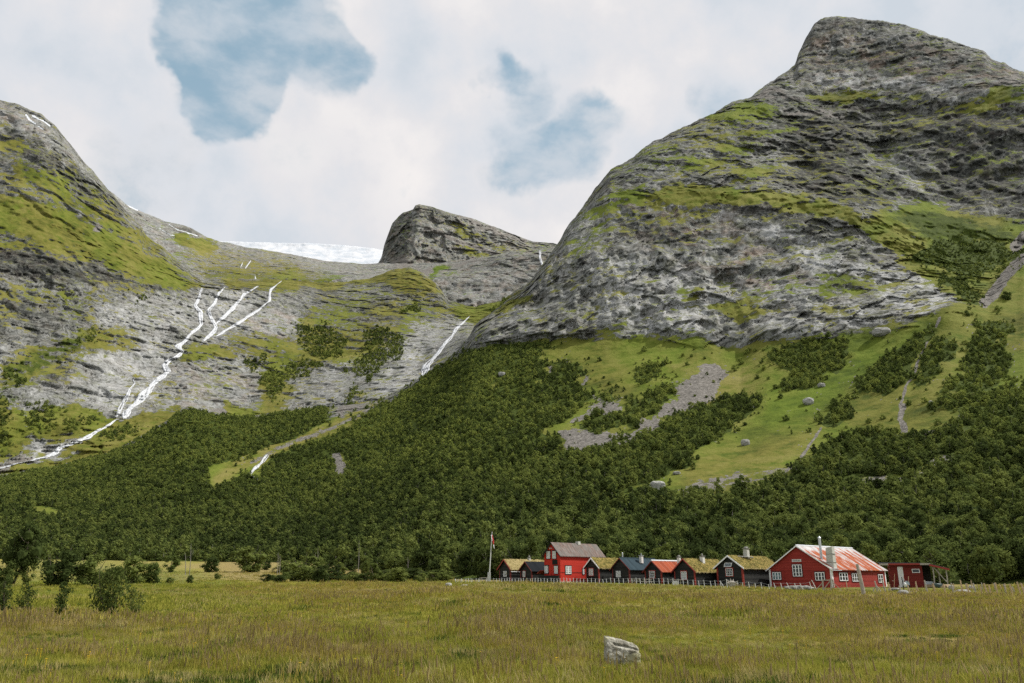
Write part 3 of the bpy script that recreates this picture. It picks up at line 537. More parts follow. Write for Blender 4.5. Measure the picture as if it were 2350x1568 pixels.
# ------------------------------------------------------------------ basin, back ridge, peak and glacier
CD = [[(200, 760, 1650), (1400, 760, 1650)], [(200, 640, 1850), (1400, 640, 1850)],
      [(200, 400, 2400), (262, 445, 2400), (290, 470, 2400), (312, 480, 2400), (340, 492, 2400), (380, 508, 2400), (415, 516, 2400), (435, 522, 2400), (470, 542, 2450), (500, 553, 2450), (560, 566, 2450), (620, 576, 2450), (700, 590, 2450), (760, 600, 2450), (830, 606, 2400), (870, 604, 2350), (960, 606, 2250), (1050, 600, 2150), (1130, 586, 2050), (1180, 578, 2000), (1230, 572, 2000), (1300, 562, 2000), (1400, 560, 2000)]]
PD = [('grass', .42, [(420, 560), (640, 590), (760, 640), (640, 660), (440, 640), (400, 590)], 14), ('dry', 1, [(400, 540), (700, 590), (760, 640), (440, 640)], 14), ('grass', 1.0, Z(11, (1130, 1030), (1200, 1020), (1350, 1070), (1420, 1110), (1330, 1150), (1180, 1080)), 5),
 ('grass', .6, Z(11, (1320, 1250), (1600, 1230), (2247, 1290), (2247, 1340), (1400, 1340)), 7), ('snow', 1.2, Z(11, (820, 800), (860, 830), (900, 850)), (4,)), ('snow', 1., Z(11, (1100, 940), (1160, 980), (1290, 1020)), (1.8,)), ('snow', .9, Z(11, (1040, 970), (1110, 1015), (1150, 1020)), (1.6,)),
 ('dark', .8, Z(11, (1090, 950), (1200, 950), (1320, 1010), (1280, 1020), (1150, 990)), 3), ('grass', .8, Z(13, (750, 560), (900, 560), (850, 600), (730, 640)), 6), ('scree', .9, Z(13, (850, 560), (1060, 520), (1040, 545), (880, 580)), 5), ('scree', .8, Z(13, (420, 540), (760, 560), (720, 620), (450, 560)), 5),
 ('dark', .3, Z(13, (900, 600), (1150, 490), (1430, 460), (1530, 480), (1500, 560), (1400, 640), (1200, 560), (1000, 640)), 10), ('grass', .4, Z(13, (1200, 440), (1530, 400), (1530, 440), (1300, 470)), 5)]
def base_D(ch, U, V, p, seg): ch['grass'][:] = .2; ch['pale'][:] = .42-.15*sstep(900, 1000, U); ch['warm'][:] = .5
LD = make_layer('rock_basin', CD, 200, 1400, 3.2, 3, disp_B, PD, {'fn': base_D}, M_D, rnd=60, rnd_px=18, edge=1.6, seed=3)
def disp_E(x, y, z, U, V, seg):
    rib = 30*np.exp(-((U-(955-(V-470)*.12))/26)**2)
    return rib + ridged(x/110., y/110., z/160., 4, 301)*16 + ridged(x/34., y/34., z/80., 3, 305)*8 + fbm(x/12., y/12., z/16., 3, 309)*3 + 2.6*blocks(x/2, y/2, z/3, 90)
CE = [[(850, 680, 2350), (960, 680, 2250), (1320, 680, 2300)], [(850, 612, 2500), (930, 616, 2440), (1000, 620, 2440), (1080, 605, 2480), (1200, 590, 2500), (1320, 580, 2550)],
      [(850, 612, 2650), (868, 604, 2640), (876, 590, 2620), (882, 562, 2620), (890, 540, 2620), (900, 512, 2620), (915, 496, 2620), (925, 488, 2610), (948, 480, 2600), (953, 471, 2600), (962, 469, 2600), (985, 474, 2600), (1005, 480, 2610), (1030, 488, 2630), (1060, 496, 2660), (1085, 502, 2690), (1110, 512, 2700), (1150, 527, 2720), (1190, 542, 2740), (1225, 555, 2760), (1270, 558, 2780), (1320, 575, 2800)]]
PE = [('dark', .55, Z(13, (400, 540), (430, 350), (520, 230), (620, 150), (650, 300), (580, 540)), 6), ('grass', .75, Z(13, (780, 290), (900, 290), (1130, 390), (1200, 450), (1000, 370), (900, 340)), 6), ('grass', .8, Z(13, (890, 430), (980, 430), (1120, 490), (1000, 490)), 5), ('dry', .8, [(960, 470), (1240, 560), (1240, 600), (960, 600)], 10),
 ('scree', 1.1, Z(13, (690, 310), (800, 355), (900, 400), (1020, 440), (1170, 490)), (8,)), ('pale', .9, Z(13, (690, 310), (900, 400), (1170, 490)), (9,)), ('scree', .9, Z(13, (930, 240), (1050, 270), (1250, 350), (1400, 400), (1350, 420), (1200, 360), (1020, 290)), 4), ('pale', .7, Z(13, (930, 240), (1050, 270), (1250, 350), (1400, 400), (1350, 420), (1200, 360), (1020, 290)), 4), ('warm', .9, Z(13, (930, 240), (1400, 400), (1350, 420), (1020, 290)), 4),
 ('scree', .8, Z(13, (400, 540), (600, 510), (640, 560), (740, 600), (600, 600)), 5), ('dark', .5, Z(13, (640, 170), (800, 200), (820, 260), (700, 260)), 5)]
def base_E(ch, U, V, p, seg): ch['grass'][:] = .34; ch['warm'][:] = .5; ch['pale'][:] = .12
LE = make_layer('rocky_peak', CE, 850, 1320, 2.2, 2, disp_E, PE, {'fn': base_E}, M_E, rnd=18, rnd_px=9, edge=1.2, back=(30, 120, 300), seed=4)
ms, nt = mat_new('glacier_snow'); pos = nt.new('ShaderNodeNewGeometry').outputs['Position']
gn = nt.noise(pos, .02, 8, .65); finish(nt, nt.ramp(gn, [(.38, (.42, .46, .50)), (.5, (.53, .55, .575)), (.62, (.61, .62, .63))]), .6, gn, .6, 8., .3)
CG = [[(440, 640, 2900), (960, 640, 2900)], [(440, 553, 3400), (515, 553, 3400), (560, 555, 3400), (620, 557, 3400), (700, 558, 3400), (760, 561, 3400), (830, 567, 3400), (880, 574, 3400), (960, 585, 3400)]]
LG = make_layer('glacier', CG, 440, 960, 3, 3, lambda x, y, z, U, V, s: fbm(x/60., y/60., z/60., 4, 401)*14+ridged(x/20., y/20., z/20., 3, 405)*4, [], {}, ms, edge=.8, seed=5)

# ------------------------------------------------------------------ waterfalls and the stream, lying on the rock
mw, nt = mat_new('white_water'); pos = nt.new('ShaderNodeNewGeometry').outputs['Position']
wn_ = nt.noise(nt.vmath('MULTIPLY', pos, (.5, .5, .10)), 1, 6, .75); finish(nt, nt.ramp(wn_, [(.34, (.22, .23, .24)), (.47, (.44, .455, .47)), (.60, (.68, .69, .70))]), .5, wn_, .5, 1., .4)
def falls(L, pts, label, off=3.0, seed=0, strands=5, name='waterfall', cat='waterfall'):
    mb = MB(); P = np.array([(a, b) for a, b, *_ in pts], float); W = np.array([p[2] if len(p) > 2 else 5 for p in pts], float)
    s = np.r_[0, np.cumsum(np.hypot(*np.diff(P, axis=0).T))]; tt = np.arange(0, s[-1], 2.0)
    for k in range(strands):
        o_ = (k-(strands-1)/2)/max(1, strands)*.8
        cu = np.interp(tt, s, P[:, 0]); cv = np.interp(tt, s, P[:, 1]); w = np.interp(tt, s, W)
        wob = vn(tt/16.+k*31, tt*0+seed, tt*0, 500+k)*.55 + .16*vn(tt/6.+k*11, tt*0+seed, tt*0, 520+k)
        cu = cu + (o_*.78+.40*wob)*w; hw = w*(.72/strands)*np.clip(1.0+.9*vn(tt/14., tt*0+k*9.3+seed, tt*0, 540), .28, 1.7)
        hw *= np.minimum(1, np.minimum(tt+2, tt[-1]-tt+2)/8)
        ring = []
        for a, b, c in zip(cu, cv, hw):
            l, m, r = surf(L, a-c, b, off*.3), surf(L, a, b, off), surf(L, a+c, b, off*.3)
            ring.append([l, m, r, surf(L, a+c*.8, b, -off*.6), surf(L, a-c*.8, b, -off*.6)])
        n0 = len(mb.v); mb.v += [tuple(map(float, q)) for r_ in ring for q in r_]
        for i in range(len(ring)-1):
            for j in range(5):
                a, b = n0+i*5+j, n0+i*5+(j+1) % 5; mb.f.append((a, b, b+5, a+5))
    o = mb.build(name, mw, smooth=True); tag(o, label, cat, kind=None); return o
falls(LB, [(a, b, w*.3514*1.3) for (a, b), w in zip(Z(12, (1318, 50), (1296, 130), (1275, 165), (1308, 210), (1315, 290), (1290, 320), (1240, 360), (1195, 410), (1165, 435), (1192, 470), (1165, 500), (1115, 520), (1080, 560), (1100, 600), (1030, 660), (965, 720), (930, 770), (870, 820), (830, 860), (800, 910)), (14, 22, 26, 26, 24, 30, 24, 30, 40, 26, 36, 36, 30, 34, 60, 66, 50, 44, 50, 30))], 'long white waterfall winding down the pale rock slabs, the main and longest cascade', seed=1)
falls(LB, [(a, b, w*.3514*1.1) for (a, b), w in zip(Z(12, (1470, 45), (1425, 90), (1405, 150), (1360, 200), (1388, 260), (1412, 310), (1380, 355), (1325, 405)), (10, 20, 24, 26, 28, 30, 40, 22))], 'white cascade zigzagging down the slabs just right of the longest waterfall', seed=2)
falls(LB, [(a, b, w*.3514*1.1) for (a, b), w in zip(Z(12, (1690, 38), (1600, 90), (1540, 160), (1500, 215), (1430, 270), (1395, 300)), (12, 30, 36, 40, 34, 20))], 'broad white diagonal cascade that joins the zigzag cascade at its lower end', seed=3)
falls(LB, [(a, b, w*.3514*1.1) for (a, b), w in zip(Z(12, (1840, 5), (1770, 60), (1755, 140), (1690, 195), (1560, 280), (1450, 345), (1400, 375)), (6, 14, 14, 18, 34, 24, 10))], 'thin faint cascade spreading over rock, rightmost of the headwall cascades', seed=4, strands=2)
falls(LB, [(a, b, w*.3514*1.1) for (a, b), w in zip(Z(12, (880, 635), (868, 655), (882, 675), (850, 715), (815, 785), (785, 845), (758, 900)), (6, 10, 12, 24, 36, 44, 24))], 'short steep cascade left of the main waterfall, both ending at the same slab foot', seed=5)
falls(LB, [(a, b, w*.3514*1.1) for (a, b), w in zip(Z(12, (790, 905), (755, 915), (700, 955), (610, 1000), (520, 1050), (400, 1095), (320, 1150), (210, 1180), (100, 1200), (0, 1232), (-150, 1270)), (22, 18, 34, 44, 60, 70, 60, 40, 34, 34, 30))], 'white stream running left over pale slabs from the foot of the main waterfall', seed=6, name='mountain_stream', cat='stream')
falls(LB, [(a, b, w*.3514*1.1) for (a, b), w in zip(Z(13, (978, 892), (930, 940), (885, 975), (865, 1015), (800, 1085), (745, 1160), (695, 1215), (672, 1290), (640, 1355)), (8, 14, 34, 24, 26, 34, 40, 56, 30))], 'straight white waterfall above the forest in the middle of the valley head', seed=7)
falls(LD, [(a, b, w*.3514*1.1) for (a, b), w in zip(Z(13, (1440, 458), (1438, 500), (1447, 545), (1458, 580)), (14, 18, 20, 10))], 'small vertical waterfall dropping beside the big cliff below the rocky peak', seed=8, strands=2, off=5)
falls(LA, [(a, b, w*.3514*1.1) for (a, b), w in zip(Z(12, (1745, 1140), (1715, 1190), (1670, 1230), (1625, 1275), (1680, 1300), (1712, 1335)), (26, 34, 44, 30, 16, 10))], 'short white stream foaming through a gap in the birch forest', seed=9, name='mountain_stream', cat='stream', off=6)
for k, q in enumerate((((1640, 1178), (1600, 1235)), ((1588, 1190), (1570, 1230)), ((1665, 1270), (1670, 1320)))):
    falls(LD, [(a, b, 2.6) for a, b in Z(11, *q)], ('thin white trickle below the glacier, the middle and longest of three', 'thin white trickle below the glacier, the leftmost of three', 'thin white trickle below the glacier, the lowest and rightmost of three')[k], seed=20+k, strands=1, off=6)
# ------------------------------------------------------------------ meadow ground
def meadow_tint(u, v):
    """0 = fresh green turf, 1 = dry brown flowering grass (what grows where)"""
    u = np.asarray(u, float); v = np.asarray(v, float)
    wu = u + 60*fbm(u/160., v/40., u*0, 4, 600); wv = v + 9*fbm(u/110., v/22., u*0, 4, 610)
    t = .27 + .62*fbm(wu/170., wv/22., u*0, 4, 620) + .30*sstep(1352, 1372, wv)*(1-sstep(1400, 1425, wv))*sstep(500, 800, wu)
    t += .30*(sstep(1340, 1348, wv)*(1-sstep(1362, 1372, wv)))*(1-sstep(1000, 1100, wu))*sstep(330, 420, wu)
    t += .20*sstep(1650, 2000, wu)*(1-sstep(1470, 1520, wv)) - .34*np.exp(-((wu-980)/170)**2-((wv-1432)/16)**2) - .5*(1-sstep(420, 620, wu))*(1-sstep(1392, 1412, wv))
    t -= .4*np.exp(-((wu-560)/170)**2-((wv-1395)/20)**2) + .15*sstep(1500, 1560, wv) - .25*np.exp(-((wu-300)/250)**2-((wv-1440)/16)**2)
    t += .5*(1-sstep(1330, 1337, v)); return np.clip(t, 0, 1)
def meadow_pale(u, v):
    wu = u + 50*fbm(u/120., v/30., u*0, 4, 640); wv = v + 8*fbm(u/90., v/18., u*0, 4, 650)
    p = .27+.85*fbm(wu/110., wv/13., u*0, 4, 660)
    p += .7*sstep(1340, 1350, wv)*(1-sstep(1356, 1366, wv))*sstep(900, 1050, wu)*(1-sstep(1650, 1900, wu)) + .5*np.exp(-((wu-890)/60)**2-((wv-1432)/9)**2) + .4*np.exp(-((wu-780)/40)**2-((wv-1412)/9)**2)
    p += .45*(sstep(1352, 1358, wv)*(1-sstep(1366, 1374, wv)))*(1-sstep(700, 900, wu))*sstep(300, 420, wu)
    p += .55*(1-sstep(1330, 1337, v)); return np.clip(p, 0, 1)
azs = np.radians(np.r_[np.arange(-75, -36, 3), np.arange(-36, 36, .25), np.arange(36, 76, 3)]); rs = np.r_[0.3, 2, 5, 8, np.geomspace(11, 470, 420)]
AZ, RS = np.meshgrid(azs, rs); X = RS*np.sin(AZ); Y = RS*np.cos(AZ); ZZ = ground_z(X, Y)
g = np.stack([X, Y, ZZ], -1); h, w_ = X.shape; idx = np.arange(h*w_).reshape(h, w_)
me = quick_mesh('meadow', g.reshape(-1, 3), np.stack([idx[:-1, :-1], idx[1:, :-1], idx[1:, 1:], idx[:-1, 1:]], -1).reshape(-1, 4), True)
gu, gv = to_uv(g + np.array([0, 0, 0.])); ok = RS > 9
gu = np.where(ok, gu, 1100); gv = np.where(ok, gv, 1600)
fattr(me, 'tint', meadow_tint(gu, gv)); fattr(me, 'pale', meadow_pale(gu, gv))
# mown, greener lawn strip between the houses and the fence
yard = poly_mask(gu, gv, [(1040, 1338), (1400, 1334), (1760, 1340), (2060, 1348), (2350, 1342), (2350, 1366), (2060, 1362), (1760, 1354), (1400, 1343)], 5)
fattr(me, 'yard', yard)
mm, nt = mat_new('meadow_turf')
pos = nt.new('ShaderNodeNewGeometry').outputs['Position']; t = nt.attr('tint'); pl = nt.attr('pale'); yd = nt.attr('yard')
n1 = nt.noise(pos, .8, 6, .7); n2 = nt.noise(pos, 7., 5, .7)
tt = nt.math('ADD', t, nt.math('MULTIPLY', nt.math('SUBTRACT', n1, .5), .7))
gcol = nt.ramp(tt, [(.1, (.13, .155, .018)), (.4, (.235, .215, .036)), (.65, (.28, .22, .065)), (.9, (.26, .19, .075))])
gcol = nt.mix(nt.math('MULTIPLY', pl, nt.smooth(n1, .35, .65, 0, .8)), gcol, (.27, .23, .10))
gcol = nt.mix(nt.math('MULTIPLY', yd, .75), gcol, (.13, .155, .025))
gcol = nt.mix(nt.smooth(n2, .55, .35, 0, .75), gcol, (.035, .042, .012))
finish(nt, gcol, .9, n2, .8, .12, .1)
o = link('meadow', me, mm); o['kind'] = 'structure'

# ------------------------------------------------------------------ plants: leaf clouds
def leaf_cloud(centers, radii, nper, size, seed, flat=.25, squash=1.0):
    r = np.random.default_rng(seed); C = np.repeat(np.asarray(centers, float), nper, 0); Rr = np.repeat(np.asarray(radii, float), nper)
    n = len(C); d = r.normal(size=(n, 3)); d /= np.linalg.norm(d, axis=1)[:, None]
    rad = Rr*(r.random(n)**.45); p = C + d*rad[:, None]*np.array([1, 1, squash])
    nn = d*1.0 + r.normal(size=(n, 3))*.75 + np.array([0, 0, .35]); nn /= np.linalg.norm(nn, axis=1)[:, None]
    a = np.cross(nn, r.normal(size=(n, 3))); a /= np.linalg.norm(a, axis=1)[:, None]; b = np.cross(nn, a)
    s = size*(.6+.8*r.random(n))[:, None]; q = s*(.55+.3*r.random(n))[:, None]
    V = np.stack([p-a*s, p+b*q+nn*s*flat, p+a*s, p-b*q+nn*s*flat*.3], 1).reshape(-1, 3)
    return V, np.arange(4*n).reshape(n, 4)
def crown_parts(h, w, seed, lobes, nper, size, low=.22, lean=0., round_=1.0):
    r = np.random.default_rng(seed); cs = []; rr = []
    for i in range(lobes):
        t = low + (1-low)*(i+.5*r.random())/lobes; k = math.sin(math.pi*min(1, (t-low*.6)/(1-low*.6)*.93))**.75 if round_ else 1-t
        a = r.random()*6.283; q = w*.5*k*(.30+.55*r.random()); cr = w*(.17+.13*r.random())*(.6+.5*k)
        cs.append((math.cos(a)*q + lean*t*h, math.sin(a)*q, h*t - cr*.4)); rr.append(cr)
    return cs, rr
def foliage_mat(name, dark, mid, lite, tr=.35, scale=.35, valley_shade=True):
    m, nt = mat_new(name); pos = nt.new('ShaderNodeNewGeometry').outputs['Position']
    rnd = nt.new('ShaderNodeObjectInfo').outputs['Random']
    n = nt.noise(pos, scale, 4, .7)
    f = nt.math('ADD', nt.math('ADD', .19, nt.math('MULTIPLY', n, .65)), nt.math('MULTIPLY', nt.math('SUBTRACT', rnd, .5), .60))
    f = nt.math('ADD', f, nt.math('MULTIPLY', nt.math('SUBTRACT', nt.noise(pos, .011, 4, .65), .5), 1.15))
    c = nt.ramp(f, [(.28, dark), (.52, mid), (.78, lite)])
    if valley_shade:                                   # valley shade put into the leaf colour: lighter and yellower with height
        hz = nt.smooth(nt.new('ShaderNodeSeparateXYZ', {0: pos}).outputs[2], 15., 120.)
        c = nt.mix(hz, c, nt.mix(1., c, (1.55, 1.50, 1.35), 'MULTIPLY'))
    finish(nt, c, .9, spec=.03, transl=tr); return m
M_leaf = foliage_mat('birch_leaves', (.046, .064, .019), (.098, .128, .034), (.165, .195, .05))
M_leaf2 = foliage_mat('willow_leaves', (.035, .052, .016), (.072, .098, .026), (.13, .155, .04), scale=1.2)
M_bark = simple('birch_bark', (.20, .185, .16), .8, .55, 4, .5, .03, stretch=(1, 1, .4))
M_twig = simple('grey_brown_twigs', (.10, .082, .06), .85, .4, 5)
def crown_mesh(name, h, w, seed, lobes=16, nper=70, size=.26, low=.22, core=True, lean=0., mat_i=False):
    cs, rr = crown_parts(h, w, seed, lobes, nper, size, low, lean)
    V, Fc = leaf_cloud(cs, rr, nper, size, seed)
    if core:
        V2 = []; F2 = []
        for i, (c, r_) in enumerate(zip(cs, rr)):
            m_ = MB().rock(c, r_*.5, r_*.5, r_*.48, seed+i, 1, .3, 1.0); n0 = len(V)+len(V2)
            V2 += m_.v; F2 += [(a+n0, b+n0, c_+n0, c_+n0) for a, b, c_ in m_.f]
        V = np.concatenate([V, np.array(V2)]); me = bpy.data.meshes.new(name)
        me.from_pydata(V.tolist(), [], Fc.tolist() + [f[:3] for f in F2]); me.update(); return me
    return quick_mesh(name, V, Fc)
def trunk_mesh(name, h, w, seed, lean=0., r0=.11, limbs=6, stems=1):
    r = np.random.default_rng(seed); mb = MB()
    for s_ in range(stems):
        a0 = r.random()*6.28; sp = (.12*w if stems > 1 else 0); ex = math.cos(a0)*w*.28 if stems > 1 else 0; ey = math.sin(a0)*w*.28 if stems > 1 else 0
        pts = [(math.cos(a0)*sp*.4 + (lean*h*t + ex*t) + .06*w*math.sin(5*t+a0), math.sin(a0)*sp*.4 + ey*t + .05*w*math.cos(4*t+a0), -.2 + (h*.9+.2)*t) for t in np.linspace(0, 1, 6)]
        rad = [r0*(1-.85*t) for t in np.linspace(0, 1, 6)]; mb.tube(pts, rad, 6)
        for i in range(limbs):
            t = .25+.6*i/max(1, limbs); k = t*5; j = int(k); p = np.array(pts[j])*(1-k+j)+np.array(pts[j+1])*(k-j); a = r.random()*6.28
            q = p + np.array([math.cos(a)*w*.34, math.sin(a)*w*.34, h*.16]); m_ = (p+q)/2 + np.array([0, 0, -.03*h])
            mb.tube([p, m_, q], [r0*.5*(1-t*.6), r0*.3*(1-t*.6), r0*.1], 5)
    return mb.mesh(name)
# combined birch meshes for the far wood, kept out of the scene itself
def wood_proto(i, h, w, lobes, nper, size):
    c = crown_mesh('birch_%d' % i, h, w, 40+i, lobes, nper, size, .10); b = trunk_mesh('t', h, w, 60+i, limbs=2, r0=.1)
    bm = bmesh.new(); bm.from_mesh(c); n = len(bm.faces); bm.from_mesh(b); bm.faces.ensure_lookup_table()
    for f in bm.faces[n:]: f.material_index = 1
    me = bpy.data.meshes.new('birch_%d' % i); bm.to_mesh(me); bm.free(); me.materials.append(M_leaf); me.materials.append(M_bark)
    return bpy.data.objects.new('birch_pattern', me)
protos = [wood_proto(0, 5.2, 4.2, 11, 34, .30), wood_proto(1, 4.6, 4.6, 12, 32, .30), wood_proto(2, 6.0, 3.8, 12, 32, .30), wood_proto(3, 4.0, 4.4, 9, 34, .30), wood_proto(4, 5.4, 4.9, 13, 32, .32)]

def scatter_object(name, pts, scale, rot, kind, protos, tilt=None, extra=None):
    me = bpy.data.meshes.new(name); me.vertices.add(len(pts)); me.vertices.foreach_set('co', np.asarray(pts, np.float32).ravel())
    a = me.attributes.new('size', 'FLOAT_VECTOR', 'POINT'); a.data.foreach_set('vector', np.asarray(scale, np.float32).ravel())
    a = me.attributes.new('turn', 'FLOAT_VECTOR', 'POINT'); a.data.foreach_set('vector', np.asarray(rot, np.float32).ravel())
    a = me.attributes.new('sort', 'INT', 'POINT'); a.data.foreach_set('value', np.asarray(kind, np.int32))
    for k, v in (extra or {}).items(): fattr(me, k, v)
    o = link(name, me); ng = bpy.data.node_groups.new(name, 'GeometryNodeTree')
    ng.interface.new_socket('Geometry', in_out='INPUT', socket_type='NodeSocketGeometry'); ng.interface.new_socket('Geometry', in_out='OUTPUT', socket_type='NodeSocketGeometry')
    N = ng.nodes; Lk = ng.links; gi = N.new('NodeGroupInput'); go = N.new('NodeGroupOutput'); jn = N.new('GeometryNodeJoinGeometry')
    def named(n_, t_):
        q = N.new('GeometryNodeInputNamedAttribute'); q.data_type = t_; q.inputs[0].default_value = n_; return q.outputs[0]
    sz, tn, sr = named('size', 'FLOAT_VECTOR'), named('turn', 'FLOAT_VECTOR'), named('sort', 'INT')
    for i, p in enumerate(protos):
        ob = N.new('GeometryNodeObjectInfo'); ob.inputs[0].default_value = p; ob.inputs['As Instance'].default_value = True
        cmp_ = N.new('FunctionNodeCompare'); cmp_.data_type = 'INT'; cmp_.operation = 'EQUAL'
        ii = [s for s in cmp_.inputs if s.type == 'INT']; Lk.new(sr, ii[0]); ii[1].default_value = i
        ip = N.new('GeometryNodeInstanceOnPoints'); Lk.new(gi.outputs[0], ip.inputs['Points']); Lk.new(cmp_.outputs[0], ip.inputs['Selection'])
        Lk.new(ob.outputs['Geometry'], ip.inputs['Instance']); Lk.new(sz, ip.inputs['Scale'])
        e2r = N.new('FunctionNodeEulerToRotation'); Lk.new(tn, e2r.inputs[0]); Lk.new(e2r.outputs[0], ip.inputs['Rotation']); Lk.new(ip.outputs[0], jn.inputs[0])
    Lk.new(jn.outputs[0], go.inputs[0]); md = o.modifiers.new('scatter', 'NODES'); md.node_group = ng
    return o

# ------------------------------------------------------------------ the wood
def sample_layer(L, dens, spacing, rng, rows=slice(None)):
    P = L.P; a = P[1:, :-1]-P[:-1, :-1]; b = P[:-1, 1:]-P[:-1, :-1]
    area = np.hypot(*(np.cross(a, b)[..., :2].T)).T*0 + np.abs(np.cross(a, b)[..., 2]) + .35*np.linalg.norm(np.cross(a, b)[..., :2], axis=-1)
    ww = area*dens[:-1, :-1]/spacing[:-1, :-1]**2; k = rng.poisson(ww); ii, jj = np.nonzero(k); rep = k[ii, jj]
    ii = np.repeat(ii, rep); jj = np.repeat(jj, rep); s = rng.random(len(ii)); t = rng.random(len(ii))
    p = P[ii, jj] + a[ii, jj]*s[:, None] + b[ii, jj]*t[:, None]
    return p, L.U[ii, jj]+0*s, L.V[ii, jj]+0*s
fA = forest_mask(LA.U, LA.V); open_ = .5+.5*fbm(LA.U/16., LA.V/9., LA.U*0, 3, 700)
inview = (LA.U > -140) & (LA.U < 2490)
edge_thin = np.where(LA.V < 1000, sstep(.34, .52, open_+.18*fA), 1)
gap_ = np.where(LA.V < 1080, .45+.55*sstep(-.16, .02, fbm(LA.U/13., LA.V/6., LA.U*0, 3, 731)), .75+.25*sstep(-.2, 0, fbm(LA.U/30., LA.V/12., LA.U*0, 3, 733)))
spc = np.interp(LA.R, [170, 300, 450, 700, 1000], [4.4, 3.8, 3.0, 2.5, 2.5])
pA, uA, vA = sample_layer(LA, (fA > .45)*inview*np.maximum(.12, edge_thin)*gap_, spc, RNG)
hA = np.interp(np.hypot(pA[:, 0], pA[:, 1]), [170, 300, 450, 700, 900], [1.22, 1.05, .76, .58, .52])
hA = hA*np.where(vA < 760, .62, 1.)
fB = forest_mask_B(LB.U, LB.V)
pB, uB, vB = sample_layer(LB, (fB > .5)*(LB.U > -100)*(LB.V < 1150), np.full(LB.U.shape, 4.0), RNG); hB = np.full(len(pB), .72)
wB = forest_mask_B(LB.U, LB.V, 26); pB2, _u, _v = sample_layer(LB, (fB <= .5)*wB*(LB.U > -100)*(LB.V < 1150)*(fbm(LB.U/8., LB.V/5., LB.U*0, 2, 707) > .0)*.5, np.full(LB.U.shape, 4.2), RNG); pB = np.concatenate([pB, pB2]); hB = np.concatenate([hB, .3+.35*RNG.random(len(pB2))])
# shrubs dotted over the talus slope
wide = forest_mask(LA.U, LA.V, 30)
pE_, uE, vE = sample_layer(LA, (fA <= .45)*inview*wide*(fbm(LA.U/9., LA.V/6., LA.U*0, 2, 705) > -.05)*.42, spc, RNG); hE = .25+.45*RNG.random(len(pE_))
dots = (LA.V > 770)*(LA.V < 1140)*(LA.U > 1130)*(LA.U < 2420)*(fA < .3)*(vn(LA.U/40., LA.V/26., LA.U*0, 720) > -.1)*.010
pD, uD, vD = sample_layer(LA, dots*np.ones(LA.U.shape), np.full(LA.U.shape, 3.0), RNG); hD = .25+.5*RNG.random(len(pD))**2
P_ = np.concatenate([pA, pB, pD, pE_]); H_ = np.concatenate([hA, hB, hD, hE]); H_ = H_*(.62+.76*RNG.random(len(H_))**1.2)
RR_ = np.hypot(P_[:, 0], P_[:, 1]); order = np.argsort(RR_/H_)
uu, vv = to_uv(P_ + np.array([0, 0, 1.])*(H_*5)[:, None])
front = [i for i in order if RR_[i] < 420 and -20 < uu[i] < 2370 and vv[i] < 1345][:230]
fs = set(front); rest = np.array([i for i in range(len(P_)) if i not in fs])
n = len(rest); S = H_[rest]; rz = RNG.random(n)*6.283
sc3 = np.stack([S*(.85+.4*RNG.random(n)), S*(.85+.4*RNG.random(n)), S*(.85+.35*RNG.random(n))], -1)
wood = scatter_object('birch_wood', P_[rest]-np.array([0, 0, .25]), sc3, np.stack([.1*RNG.standard_normal(n), .1*RNG.standard_normal(n), rz], -1), RNG.integers(0, 5, n), protos)
tag(wood, 'dense dark green mountain birch wood covering the lower slopes', 'woodland', kind='stuff')
print('wood trees', n)

# individual trees: variants, each a crown and a trunk under an empty
def tree_kind(name, h, w, seed, lobes, nper, size, low, mats=None, lean=0., stems=1, r0=.11, limbs=6, core=True):
    return dict(name=name, c=crown_mesh('crown', h, w, seed, lobes, nper, size, low, core, lean), t=trunk_mesh('trunk', h, w, seed, lean, r0, limbs, stems), m=mats or (M_leaf, M_bark), first=True)
TK = [tree_kind('birch_tree', 5.2, 4.3, 81, 22, 75, .17, .12), tree_kind('birch_tree', 4.7, 4.6, 82, 24, 75, .17, .1), tree_kind('birch_tree', 6.2, 3.9, 83, 24, 75, .17, .14, lean=.03), tree_kind('birch_tree', 5.0, 5.0, 84, 26, 75, .18, .1, stems=2)]
for k in TK:
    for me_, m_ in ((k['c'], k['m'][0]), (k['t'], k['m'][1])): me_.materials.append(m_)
def place_tree(k, loc, s, rz, label, cat='tree', group=None, name=None, sz=None, crown='crown', trunk='trunk'):
    e = empty(name or k['name'], loc, rz); e.scale = (s, s, s*(sz or 1))
    c = bpy.data.objects.new(crown, k['c']); t = bpy.data.objects.new(trunk, k['t'])
    for q in (c, t): COL.objects.link(q); q.parent = e
    tag(e, label, cat, group); return e
for j, i in enumerate(front):
    p = P_[i]; place_tree(TK[j % 4], (p[0], p[1], p[2]-.2), float(H_[i]), float(RNG.random()*6.28), 'dark green mountain birch in the front rows of the wood behind the houses', group='birches in the front rows of the wood')

